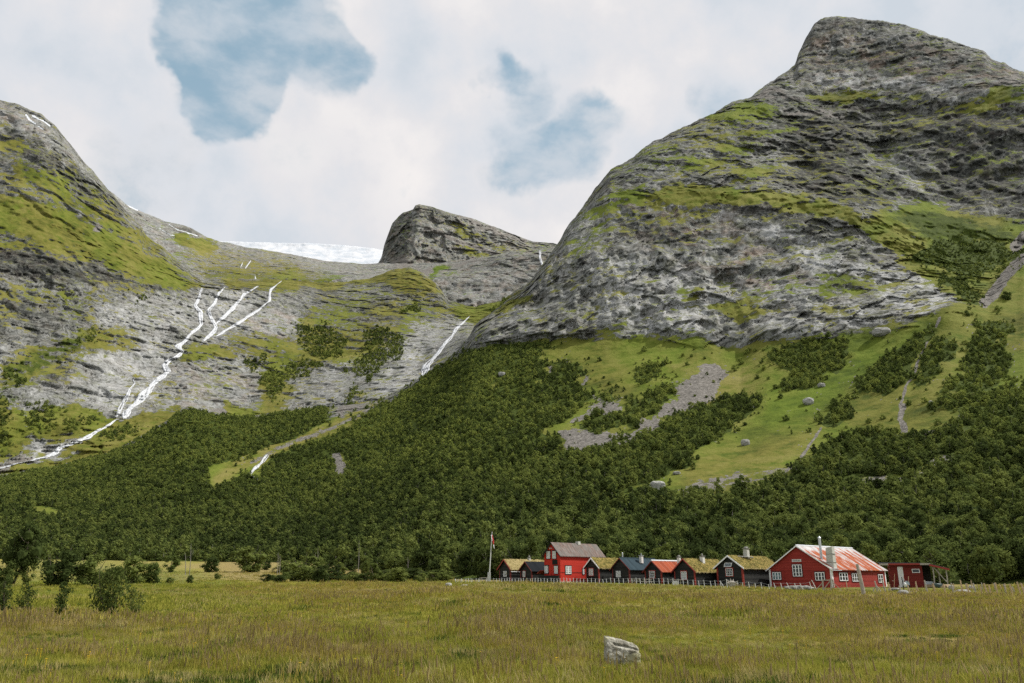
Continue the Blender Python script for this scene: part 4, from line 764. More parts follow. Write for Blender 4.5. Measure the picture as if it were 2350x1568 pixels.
# scattered bushes one can tell apart on the green talus slope
bush_me = [crown_mesh('juniper_bush', 3.0, 3.4, 120+i, 9+i, 60, .2, .05) for i in range(3)]
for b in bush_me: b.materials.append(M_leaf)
BD = Z(15, (785, 900, 36), (750, 937, 30), (828, 832, 20), (905, 832, 16), (865, 835, 12), (872, 985, 22), (905, 935, 30), (935, 990, 18), (972, 1040, 26), (1000, 1095, 26), (270, 950, 30), (460, 862, 20), (508, 865, 16), (578, 877, 14), (484, 910, 20), (427, 975, 22), (340, 1030, 14), (395, 900, 14), (325, 875, 14), (250, 830, 28), (520, 830, 10), (620, 848, 10), (404, 952, 12), (358, 968, 12), (50, 1020, 20), (92, 1030, 14), (22, 985, 14), (165, 957, 10), (628, 1008, 14), (667, 995, 10), (590, 1092, 14), (525, 1085, 12), (498, 1130, 14), (1145, 1168, 12), (1205, 1092, 8), (880, 1180, 12), (1030, 1215, 32), (770, 1275, 20), (805, 1245, 18), (1050, 1262, 10), (1160, 1280, 24), (1330, 1085, 18), (1490, 1230, 26), (1565, 1210, 24), (1620, 1218, 16), (1715, 1130, 28), (1800, 1115, 26), (1810, 1052, 12), (2040, 632, 26), (2210, 607, 26), (2260, 540, 40), (2300, 1000, 30), (1920, 1090, 20), (1980, 940, 14), (1505, 770, 14), (1570, 765, 12), (675, 820, 12), (470, 815, 9)) + \
     Z(16, (455, 285, 14), (776, 212, 10), (912, 236, 16), (975, 245, 22), (937, 310, 10), (908, 338, 10), (957, 368, 12), (1004, 350, 12), (1036, 392, 20), (1082, 405, 12), (1160, 325, 10), (1575, 845, 26), (1560, 465, 12), (1630, 472, 14), (1528, 515, 14), (1480, 560, 18), (1340, 680, 8), (1310, 665, 8), (1290, 700, 22), (1953, 570, 10), (2140, 655, 10), (1815, 718, 8), (1828, 672, 18), (1866, 638, 18), (970, 558, 12), (1060, 512, 10), (1230, 450, 12), (1355, 405, 12), (1880, 200, 30), (1925, 190, 20))
WH = ('low on the slope', 'half-way up the slope', 'high up near the cliff')
for j, (u, v, s) in enumerate(BD):
    p = surf(LA, u, v+s*.12); R = math.hypot(p[0], p[1]); sc_ = (s*K/2.2)/1900*R/3.2*1.25
    q = link('mountain_bush', bush_me[j % 3], None, loc=(p[0], p[1], p[2]-.3)); q.scale = (sc_*1.15, sc_*1.15, sc_); q.rotation_euler = (0, 0, j*1.7)
    tag(q, 'single dark green bush standing apart on the bright green talus slope', 'bush', 'bushes dotted on the talus slope')

# ------------------------------------------------------------------ trees and shrubs of the meadow
RK = [tree_kind('round_tree', 5., 4.6, 201, 30, 95, .13, .03, (M_leaf, M_twig), stems=3, r0=.08), tree_kind('bushy_tree', 5., 3.6, 202, 28, 95, .13, .03, (M_leaf, M_twig), stems=2, r0=.09),
      tree_kind('leaning_birch', 8., 6., 203, 34, 95, .16, .42, (M_leaf, M_twig), lean=.10, stems=2, r0=.20), tree_kind('willow_shrub', 1.7, 1.5, 204, 22, 46, .055, .12, (M_leaf2, M_twig), stems=7, r0=.016, limbs=3, core=False),
      tree_kind('willow_shrub', 1.7, .95, 205, 18, 44, .055, .10, (M_leaf2, M_twig), stems=5, r0=.016, limbs=3, core=False), tree_kind('willow_shrub', 1.7, 1.9, 206, 30, 55, .06, .22, (M_leaf2, M_twig), stems=10, r0=.02, limbs=3, core=False),
      tree_kind('young_birch', 5., 2.6, 207, 20, 80, .13, .06, (M_leaf, M_bark), r0=.08)]
for k in RK:
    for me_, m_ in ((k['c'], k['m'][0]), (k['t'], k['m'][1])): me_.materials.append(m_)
KH = [5., 5., 8., 1.7, 1.7, 1.7, 5.]; KW = [4.6, 3.6, 6., 1.5, .95, 1.9, 2.6]
def stand(kind, zi, x, base, top, w, label, cat='tree', name=None, Rf=None, group=None):
    (u, v), (_, vt) = Z(zi, (x, base), (x, top)); R = Rf or ground_R(u, v); p = ground_at(u, R); wp = w/ZO[zi][2]*K
    hgt = (v-vt)/2003*R; wd = wp/1905*R; k = RK[kind]
    e = place_tree(k, (p[0], p[1], p[2]-.03), 1, x*.7, label, cat, group, name); sx = wd/KW[kind]/1.0; e.scale = (sx*1.05, sx*1.05, hgt/KH[kind]*1.02); return e
stand(2, 23, 225, 735, -60, 430, 'tall leaning birch with dark trunk at the left edge of the meadow', name='leaning_birch')
stand(0, 23, 60, 735, 420, 330, 'dark rounded tree at the left edge below the leaning birch', name='round_tree')
stand(6, 23, 380, 735, 400, 170, 'slim dark-stemmed young tree right of the leaning birch', name='young_tree')
stand(0, 23, 850, 740, 280, 520, 'broad dark bushy tree between the leaning birch and the wide pair', name='bushy_tree')
stand(1, 23, 1340, 740, 325, 390, 'dark bushy tree with a hollow crown beside the broad one', name='bushy_tree')
stand(1, 23, 1620, 735, 500, 260, 'loose low tree directly behind the largest foreground shrub', name='bushy_tree')
stand(0, 23, 1960, 700, 335, 420, 'large dark rounded bush behind the foreground shrubs', name='round_bush')
stand(0, 23, 2230, 700, 420, 260, 'dark rounded bush touching the large one on its right', name='round_bush')
stand(6, 21, 1560, 480, 338, 120, 'small conical tree alone on the upper meadow', name='young_birch')
stand(0, 21, 1925, 482, 348, 165, 'round dark bush alone on the upper meadow', name='round_bush')
stand(0, 21, 1565, 583, 530, 80, 'tiny dark bush right of the large rounded bushes', cat='bush', name='round_bush')
stand(0, 21, 1745, 583, 512, 70, 'tiny sparse bush in the middle of the brown meadow band', cat='bush', name='round_bush')
stand(0, 21, 1995, 548, 495, 66, 'tiny dark bush below the round bush of the upper meadow', cat='bush', name='round_bush')
stand(0, 22, 235, 482, 265, 320, 'large broad dark tree at the wood edge, left of the meadow bushes', name='broad_tree')
for x, b, t_, w, lab in ((585, 488, 378, 185, 'light green round bush under the bare white stems at the wood edge'), (770, 565, 340, 330, 'bright tall bush with ragged top, largest of the row along the meadow'), (900, 572, 420, 150, 'light bush leaning on the tallest bush of the row'),
                          (1042, 545, 408, 95, 'narrow upright dark bush in the row along the meadow'), (1180, 572, 485, 150, 'low dark bush between the narrow upright bushes'), (1275, 572, 500, 120, 'low dark shrub right of the low dark bush in the row'), (1372, 572, 398, 130, 'tall narrow leafy bush before the yellow clearing'),
                          (1575, 572, 440, 230, 'wide dark round bush, darkest of the row along the meadow'), (1770, 560, 450, 210, 'wide bright green bush next to the darkest round bush'), (1985, 560, 458, 230, 'wide bush at the right end of the row beside the fence'),
                          (385, 572, 500, 95, 'small upright shrub on the brown meadow, leftmost of the row'), (515, 576, 508, 110, 'small dense shrub second in the row along the meadow'), (1480, 560, 470, 90, 'small yellow-green shrub hiding between two round bushes'), (660, 500, 400, 130, 'shrub half hidden at the wood edge above the row')):
    stand(6 if w < 100 else (1 if w < 160 else 0), 22, x, b, t_, w*1.1, lab, cat='bush', name='round_bush')
for x, b, t_, w, kd, lab in ((1640, 1175, 520, 470, 5, 'largest many-stemmed willow shrub in the left foreground'), (2030, 1165, 800, 250, 3, 'willow shrub with bare lower stems, rightmost in the foreground'), (950, 1205, 745, 210, 4, 'tall narrow willow shrub with dense dark base'),
                             (430, 1118, 770, 230, 3, 'small open willow shrub standing alone on green turf'), (120, 1150, 690, 230, 4, 'tall dark willow shrub near the left edge'), (0, 1080, 760, 130, 4, 'willow shrub cut by the left edge of the photo'), (1145, 1185, 1085, 110, 3, 'knee-high willow sprig between the narrow and the largest shrub'),
                             (690, 1165, 1110, 60, 3, 'tiny willow sprig left of the tall narrow shrub'), (800, 1165, 1110, 50, 3, 'tiny willow sprig touching the tall narrow shrub'), (1230, 1130, 1085, 60, 3, 'faint willow sprig beside the knee-high one')):
    stand(kd, 23, x, b, t_, w, lab, cat='shrub', name='willow_shrub', group='willow shrubs in the left foreground')
for i in range(46):
    x = 380+i*38+random.uniform(-14, 14); b = (random.uniform(545, 574) if i % 3 else random.uniform(455, 500)); hh = random.uniform(45, 120)
    stand((0, 1, 0, 6)[i % 4], 22, x, b, b-hh, random.uniform(90, 190), 'low mixed green bush in the thicket line between the meadow and the wood', cat='bush', name='thicket_bush', group='bushes of the thicket line along the meadow')
# bare dead stems at the wood edge
for zi, x, b, t_, ln in ((22, 497, 385, 300, 0), (22, 518, 385, 320, -4), (22, 861, 380, 255, 2), (22, 843, 380, 300, -5), (21, 1752, 385, 215, 2), (21, 1715, 378, 300, -14), (22, 1240, 330, 190, 0), (22, 1688, 420, 340, 0)):
    (u, v), (u2, v2) = Z(zi, (x, b), (x+ln, t_)); R = 255.; p = ground_at(u, R); p = at(u, v, R-20); q = at(u2, v2, R-20); p[2] = ground_z(p[0], p[1])-.1
    mb = MB(); m_ = (p+q)/2 + np.array([.1, 0, 0]); mb.tube([p, m_, q], [.11, .08, .03], 6); a = m_*.6+q*.4
    mb.tube([a, a+np.array([.5, .1, .8])], [.04, .015], 5); mb.tube([m_, m_+np.array([-.5, .1, .7])], [.04, .015], 5); mb.tube([a*.5+q*.5, a*.5+q*.5+np.array([-.4, 0, .6])], [.03, .012], 5)
    mb.build('dead_stem', M_bark).update_tag(); tag(bpy.context.collection.objects[-1], 'bare pale dead birch stem standing at the edge of the wood', 'dead tree', 'bare pale stems at the wood edge')

# ------------------------------------------------------------------ grass
def blades(n, h, spread, w, seed, lean=.35, seeds=0):
    r = np.random.default_rng(seed); V = []; Fc = []; mi = []
    for i in range(n):
        a = r.random()*6.283; q = spread*math.sqrt(r.random()); x, y = math.cos(a)*q, math.sin(a)*q; hh = h*(.5+.6*r.random()); b = r.random()*6.283; l = lean*hh*(.3+r.random())
        dx, dy = math.cos(b), math.sin(b); px, py = -dy*w/2, dx*w/2; k = len(V)
        V += [(x-px, y-py, -.02), (x+px, y+py, -.02), (x+dx*l*.35+px*.8, y+dy*l*.35+py*.8, hh*.55), (x+dx*l*.35-px*.8, y+dy*l*.35-py*.8, hh*.55), (x+dx*l, y+dy*l, hh)]
        Fc += [(k, k+1, k+2, k+3), (k+3, k+2, k+4)]; mi += [0, 0]
        if i < seeds:
            t = np.array([x+dx*l, y+dy*l, hh]); k = len(V); s = (.006+.004*r.random())*(w/.009)**.5; L_ = .06+.04*r.random()
            V += [tuple(t+np.array(o_)) for o_ in ((-s, 0, -L_*.4), (s, 0, -L_*.4), (s*.5, 0, L_*.6), (-s*.5, 0, L_*.6), (0, -s, -L_*.4), (0, s, -L_*.4), (0, s*.5, L_*.6), (0, -s*.5, L_*.6))]
            Fc += [(k, k+1, k+2, k+3), (k+4, k+5, k+6, k+7)]; mi += [1, 1]
    me = bpy.data.meshes.new('grass_tuft'); me.from_pydata(V, [], Fc); me.update(); me.polygons.foreach_set('material_index', np.array(mi, np.int32)); return me
def grass_mat(name, stops, tr=.4):
    stops = [(p, tuple(x*1.45 for x in c)) for p, c in stops]
    m, nt = mat_new(name); pos = nt.new('ShaderNodeNewGeometry').outputs['Position']; rnd = nt.new('ShaderNodeObjectInfo').outputs['Random']
    f = nt.math('ADD', nt.math('MULTIPLY', nt.noise(pos, .5, 4, .7), .7), nt.math('MULTIPLY', rnd, .3)); finish(nt, nt.ramp(f, stops), .8, spec=.05, transl=tr); return m
G_green = grass_mat('green_grass', [(.3, (.092, .105, .016)), (.5, (.18, .182, .028)), (.72, (.29, .26, .055))])
G_straw = grass_mat('straw_grass', [(.3, (.16, .135, .045)), (.55, (.27, .22, .085)), (.75, (.38, .33, .16))])
G_brown = grass_mat('brown_seed_heads', [(.3, (.15, .118, .056)), (.55, (.235, .185, .085)), (.75, (.31, .25, .12))])
G_olive = grass_mat('olive_grass', [(.3, (.12, .11, .02)), (.55, (.22, .18, .035)), (.75, (.30, .23, .06))])
G_leafd = grass_mat('dark_leafy_turf', [(.3, (.028, .045, .008)), (.6, (.055, .08, .014)), (.8, (.09, .12, .02))])
def gproto(me, *mats):
    for m_ in mats: me.materials.append(m_)
    return bpy.data.objects.new('grass_pattern', me)
gp = [gproto(blades(40, .15, .22, .010, 1), G_green, G_green), gproto(blades(34, .19, .20, .008, 2, .5), G_straw, G_straw), gproto(blades(26, .21, .24, .008, 3, .35, 8), G_olive, G_brown),
      gproto(blades(36, .14, .24, .011, 4, .5), G_olive, G_olive), gproto(blades(40, .10, .25, .018, 5, .7), G_leafd, G_leafd),
      # coarse tufts used far off
      gproto(blades(20, .17, .45, .035, 6), G_green, G_green), gproto(blades(18, .20, .45, .03, 7, .4), G_straw, G_straw), gproto(blades(18, .21, .45, .025, 8, .3, 6), G_olive, G_brown), gproto(blades(20, .15, .45, .035, 9, .5), G_olive, G_olive), gproto(blades(16, .11, .45, .05, 10, .6), G_leafd, G_leafd)]
def grass_points(r0, r1, dens, az0=-37, az1=37):
    A_ = .5*math.radians(az1-az0)*(r1*r1-r0*r0); n = int(A_*dens); R = np.sqrt(RNG.uniform(r0*r0, r1*r1, n)); a = np.radians(RNG.uniform(az0, az1, n))
    x = R*np.sin(a); y = R*np.cos(a); return np.stack([x, y, ground_z(x, y)], -1)
ga = [grass_points(12, 22, 42), grass_points(22, 34, 26), grass_points(34, 50, 12), grass_points(50, 85, 5), grass_points(85, 150, 1.6), grass_points(150, 260, .35, -37, 4)]
G = np.concatenate(ga); far = np.hypot(G[:, 0], G[:, 1]) > 34
u, v = to_uv(G); ti = meadow_tint(u, v); pa = meadow_pale(u, v); r1 = RNG.random(len(G)); r2 = RNG.random(len(G))
bx, by = G[:, 0], G[:, 1]; dk = fbm(bx/1.7, by/1.7, bx*0, 3, 770)
sort = np.where(r1 < pa*.42, 1, np.where(r2 < ti*.62, np.where(RNG.random(len(G)) < .62, 2, 3), 0)); sort = np.where((dk > .30) & (r1 > .3), 4, sort)
keep = ~((np.hypot(G[:, 0], G[:, 1]) > 100) & (u > 1040) & (v < 1338))
# nothing grows through the houses and on the beaten ground round them
keep &= ~(poly_mask(u, v, [(1040, 1300), (2250, 1300), (2250, 1352), (2060, 1358), (1760, 1350), (1400, 1341), (1040, 1337)], 1) > .5)
G, sort, far, dk = G[keep], sort[keep], far[keep], dk[keep]; R_ = np.hypot(G[:, 0], G[:, 1]); sort = sort + far*5
n = len(G); s = (.7+.6*RNG.random(n))*(1+.35*(sort % 5 == 2))*np.interp(R_, [12, 34, 34.01, 85, 200], [1, 1.05, 1., 1.15, 1.4])*np.interp(fbm(G[:, 0]/6., G[:, 1]/6., G[:, 0]*0, 3, 780), [-.45, .45], [.5, 1.45])
gr = scatter_object('meadow_grass', G, np.stack([s, s, s*(.8+.4*RNG.random(n))], -1), np.stack([.15*RNG.standard_normal(n), .15*RNG.standard_normal(n), RNG.random(n)*6.283], -1), sort, gp)
tag(gr, 'tall rough meadow grass, green mixed with straw and brown seed heads', 'grass', kind='stuff'); print('grass', n)
M_yel = simple('yellow_petals', (.75, .5, .03), .6, .1)
fl = MB()
for a in range(6): fl.add([(0, 0, .20), (.016*math.cos(a), .016*math.sin(a), .21), (.021*math.cos(a+.5), .021*math.sin(a+.5), .205), (.016*math.cos(a+1), .016*math.sin(a+1), .21)], [(0, 1, 2, 3)])
fl.bar((0, 0, 0), (0, 0, .20), .003, 4); fm = fl.mesh('yellow_flower'); fm.materials.append(M_yel); fo = bpy.data.objects.new('flower_pattern', fm)
FP = np.concatenate([grass_points(13, 34, .55), grass_points(34, 60, .12)]); FP = FP[fbm(FP[:, 0]/5., FP[:, 1]/5., FP[:, 0]*0, 3, 790) > .02]; n = len(FP); s = .8+.6*RNG.random(n)
fo_ = scatter_object('meadow_flowers', FP, np.stack([s, s, s], -1), np.zeros((n, 3)), np.zeros(n, int), [fo]); tag(fo_, 'small yellow flowers sprinkled through the meadow grass', 'flowers', kind='stuff')
# ------------------------------------------------------------------ building materials (object space: z up the wall)
def board_mat(name, col, var=.18, pitch=.16, dark=.35, rough=.7, vert=False, fade=None):
    m, nt = mat_new(name); tc = nt.new('ShaderNodeTexCoord').outputs['Object']; sp = nt.new('ShaderNodeSeparateXYZ', {0: tc})
    c = sp.outputs[2] if not vert else nt.math('ADD', sp.outputs[0], sp.outputs[1])
    q = nt.math('MULTIPLY', c, 1/pitch); fr = nt.math('FRACT', q); idx = nt.math('FLOOR', q)
    rnd = nt.new('ShaderNodeTexWhiteNoise', {'W': idx}, noise_dimensions='1D').outputs[0]
    n = nt.noise(nt.vmath('MULTIPLY', tc, (1.5, 1.5, 12) if not vert else (9, 9, 1)), 1, 5, .65); n2 = nt.noise(tc, .6, 4, .6)
    f = nt.math('ADD', nt.math('MULTIPLY', n, .5), nt.math('ADD', nt.math('MULTIPLY', rnd, .25), nt.math('MULTIPLY', n2, .25)))
    base = nt.ramp(f, [(.25, tuple(x*(1-var*1.6) for x in col)), (.55, col), (.8, tuple(x*(1+var) for x in (fade or col)))])
    gap = nt.math('ADD', nt.smooth(fr, .0, .14, 1, 0), nt.smooth(fr, .95, 1, 0, .6))
    base = nt.mix(nt.math('MULTIPLY', gap, dark*1.6), base, tuple(x*.18 for x in col))
    finish(nt, base, rough, fr if not vert else n, .6, .03, .2); return m
M_red = board_mat('falu_red_boards', (.30, .034, .026), pitch=.19, dark=.45, fade=(.34, .055, .04)); M_bred = board_mat('bright_red_boards', (.46, .030, .017), .12, .2, .22)
M_black = board_mat('tarred_black_boards', (.022, .022, .021), .4, .20, .5, fade=(.04, .041, .036)); M_shed = board_mat('dark_red_shed_boards', (.17, .022, .017), .25, .13, .45)
M_redtrim = simple('red_trim_paint', (.26, .035, .025), .6, .25, 6); M_dredtrim = simple('dark_red_trim_paint', (.13, .022, .018), .7, .3, 6)
M_white = simple('white_paint', (.80, .80, .80), .55, .10, 5); M_wwood = simple('whitewashed_wood', (.60, .60, .58), .7, .15, 7, stretch=(1, 1, .3)); M_grey = simple('weathered_grey_wood', (.34, .31, .26), .85, .35, 5, .5, stretch=(3, 3, .5))
M_tan = simple('raw_brown_wood', (.44, .33, .21), .85, .35, 5, .5, stretch=(3, 3, .5)); M_stone = simple('grey_stone', (.27, .265, .24), .9, .45, 2.2, .8, .05); M_conc = simple('pale_concrete', (.42, .42, .37), .9, .15, 2, .4, .02)
M_pale = simple('pale_boulder_rock', (.33, .325, .30), .95, .4, 1.2, .6, .1); M_cwhite = simple('limewashed_chimney', (.58, .57, .53), .85, .12, 4); M_steel = simple('galvanised_steel', (.50, .53, .55), .4, .1, 3, spec=.5, metal=.4); M_dark = simple('black_opening', (.008, .008, .008), .9, .1)
def glass(name, col, rough=.08):
    m, nt = mat_new(name); nt.new('ShaderNodeOutputMaterial', {'Surface': nt.new('ShaderNodeBsdfPrincipled', {'Base Color': (*col, 1), 'Roughness': rough, 'Specular IOR Level': .5}).outputs[0]}); return m
M_glass = glass('dark_window_glass', (.02, .025, .025)); M_glassc = glass('curtained_window_glass', (.36, .38, .37), .25); M_glassb = glass('bluish_window_glass', (.12, .20, .21), .12)
def metal_roof(name, base, rust=None, amt=.5, pitch=.5, seam=(.6, .6, .6), sheet=True):
    m, nt = mat_new(name); tc = nt.new('ShaderNodeTexCoord').outputs['Object']; sp = nt.new('ShaderNodeSeparateXYZ', {0: tc})
    y = sp.outputs[1]; wave = nt.math('SINE', nt.math('MULTIPLY', y, 6.283/.18)); idx = nt.math('FLOOR', nt.math('MULTIPLY', y, 1/pitch))
    r1 = nt.new('ShaderNodeTexWhiteNoise', {'W': idx}, noise_dimensions='1D').outputs[0]
    n = nt.noise(nt.vmath('MULTIPLY', tc, (.55, 2.6, .55)), 1, 7, .68); n2 = nt.noise(tc, .35, 4, .6)
    col = nt.ramp(nt.math('ADD', nt.math('MULTIPLY', n, .7), nt.math('MULTIPLY', r1, .3)), [(.25, tuple(x*.72 for x in base)), (.5, base), (.8, tuple(min(1, x*1.25) for x in base))])
    if rust:
        k = nt.math('ADD', nt.math('MULTIPLY', n, 1.0), nt.math('MULTIPLY', nt.math('SUBTRACT', r1, .5), .22)); k = nt.math('ADD', k, nt.math('MULTIPLY', nt.math('SUBTRACT', n2, .5), .55))
        up = nt.smooth(sp.outputs[2], 4.9, 6.0, 0, .22) if sheet else 0.
        if sheet: k = nt.math('SUBTRACT', k, up)
        rc = nt.ramp(nt.noise(nt.vmath('MULTIPLY', tc, (.8, 3, .8)), 1.3, 5, .7), [(.3, rust[0]), (.5, rust[1]), (.7, rust[2])]); col = nt.mix(nt.smooth(k, .54-amt*.2, .60-amt*.1), col, rc)
    col = nt.mix(nt.smooth(nt.math('FRACT', nt.math('MULTIPLY', y, 1/pitch)), .0, .07, .45, 0), col, seam)
    finish(nt, col, .9, wave, .35, .02, .04); return m
M_rust = metal_roof('rusty_white_sheet_roof', (.46, .44, .43), ((.16, .035, .016), (.30, .075, .03), (.40, .17, .10)), .80, .8, (.35, .15, .1)); M_rrust = metal_roof('orange_rust_sheet_roof', (.27, .068, .034), None, pitch=1.1, seam=(.60, .42, .36))
M_blue = metal_roof('blue_grey_sheet_roof', (.034, .052, .062), None, pitch=.35, seam=(.03, .04, .05)); M_gboard = metal_roof('weathered_plank_roof', (.16, .145, .13), ((.075, .065, .06), (.16, .115, .095), (.25, .235, .22)), .5, .25, (.09, .08, .075), sheet=False); M_tar = metal_roof('dark_felt_roof', (.016, .018, .021), None, pitch=1., seam=(.04, .04, .045))
M_ridge = simple('white_ridge_sheet', (.62, .64, .66), .4, .1, 3)
def sod_m(name, stops):
    m, nt = mat_new(name); pos = nt.new('ShaderNodeNewGeometry').outputs['Position']; n = nt.noise(pos, 2.3, 6, .72); finish(nt, nt.ramp(n, stops), .9, n, .8, .12, .1, transl=0); return m
M_sod = sod_m('sod_of_moss_and_grass', [(.32, (.04, .04, .012)), (.45, (.11, .10, .024)), (.56, (.22, .165, .045)), (.68, (.36, .27, .11))]); M_sodd = sod_m('dry_sod_grass', [(.3, (.14, .12, .045)), (.5, (.27, .215, .09)), (.7, (.42, .34, .18))])

# ------------------------------------------------------------------ gabled houses; local x to the right along the gable, y along the ridge
def local_hit(e, u, v, plane):
    """where the sight line through (u, v) meets the gable (y = 0) or side (x = 0) wall, in house coordinates"""
    x, y, z = [float(q) for q in ray(u, v)]; o = Vector((0, 0, EYE)) - e.location; dv = Vector((x, y, z)); rot = Matrix.Rotation(-e.rotation_euler.z, 3, 'Z'); o = rot @ o; dv = rot @ dv
    t = (-o.y/dv.y) if plane == 'g' else (-o.x/dv.x); p = o + dv*t; return (p.x if plane == 'g' else p.y), p.z
def wall_box(mb, plane, a0, a1, z0, z1, d0, d1):
    if plane == 'g': mb.box(a0, a1, -d1, -d0, z0, z1)
    else: mb.box(d0, d1, a0, a1, z0, z1)
def window(e, zi, box, plane, cols=2, rows=3, casing=None, glassm=None, mull=.035, frame=.055, sill=False, thick=None, label=None, drop=0.):
    x0, x1, y0, y1 = box; xm = (x0+x1)/2; ym = (y0+y1)/2
    P = [local_hit(e, *Z(zi, q)[0], plane) for q in ((x0, ym), (x1, ym), (xm, y0), (xm, y1))]; a0, a1 = sorted((P[0][0], P[1][0])); z1, z0 = P[2][1], P[3][1]
    f = MB(); fr = frame
    wall_box(f, plane, a0, a1, z0, z0+fr, .02, .085); wall_box(f, plane, a0, a1, z1-fr, z1, .02, .085); wall_box(f, plane, a0, a0+fr, z0+fr, z1-fr, .02, .083); wall_box(f, plane, a1-fr, a1, z0+fr, z1-fr, .02, .083)
    for i in range(1, cols):
        c = a0+(a1-a0)*i/cols; t = (thick if thick and (cols == 3 or i*2 == cols) else mull); wall_box(f, plane, c-t/2, c+t/2, z0+fr, z1-fr, .02, .075)
    for j in range(1, rows):
        c = z0+(z1-z0)*j/rows; wall_box(f, plane, a0+fr, a1-fr, c-mull/2, c+mull/2, .02, .066)
    o = f.build('window', M_white, e); g = MB(); wall_box(g, plane, a0+fr*.5, a1-fr*.5, z0+fr*.5, z1-fr*.5, .012, .030); g.build('pane', glassm or M_glass, o)
    if label: o['label'] = label
    if casing:
        c = MB(); b = .11; wall_box(c, plane, a0-b, a1+b, z1+.004, z1+b*1.3, .004, .06); wall_box(c, plane, a0-b, a1+b, z0-b, z0-.004, .004, .06); wall_box(c, plane, a0-b, a0-.004, z0-.004, z1+.004, .004, .057); wall_box(c, plane, a1+.004, a1+b, z0-.004, z1+.004, .004, .057)
        c.build('casing', casing, o)
    return o
def chimney(e, x, y, z0, z1, s, mat, parent, cap='slab', s2=None, label=None):
    mb = MB(); s2 = s2 or s; t = s*.46; mb.add([(x-s/2, y-s2/2, z0), (x+s/2, y-s2/2, z0), (x+s/2, y+s2/2, z0), (x-s/2, y+s2/2, z0), (x-t, y-s2*.46, z1), (x+t, y-s2*.46, z1), (x+t, y+s2*.46, z1), (x-t, y+s2*.46, z1)], [(0, 3, 2, 1), (4, 5, 6, 7), (0, 1, 5, 4), (1, 2, 6, 5), (2, 3, 7, 6), (3, 0, 4, 7)])
    if cap:
        for i in (-1, 1):
            for j in (-1, 1): mb.box(x+i*s*.34-.06, x+i*s*.34+.06, y+j*s2*.34-.06, y+j*s2*.34+.06, z1+.001, z1+.1)
    o = mb.build('chimney', mat, parent)
    if cap:
        c = MB(); c.box(x-s*.66, x+s*.66, y-s2*.66, y+s2*.66, z1+.102, z1+.15)
        if cap == 'pot': c.bar((x, y, z1+.15), (x, y, z1+.42), s*.22, 10); c.bar((x, y, z1+.42), (x, y, z1+.5), s*.16, 10, s*.05)
        if cap == 'stone': c.rock((x, y, z1+.25), s*.42, s*.42, .13, 5, 2)
        if cap == 'pipe': c.bar((x, y, z1+.15), (x, y, z1+.5), s*.10, 8)
        c.build('chimney_cap', M_stone if cap != 'pipe' else M_steel, o)
    if label: o['label'] = label
    return o
HOUSES = {}
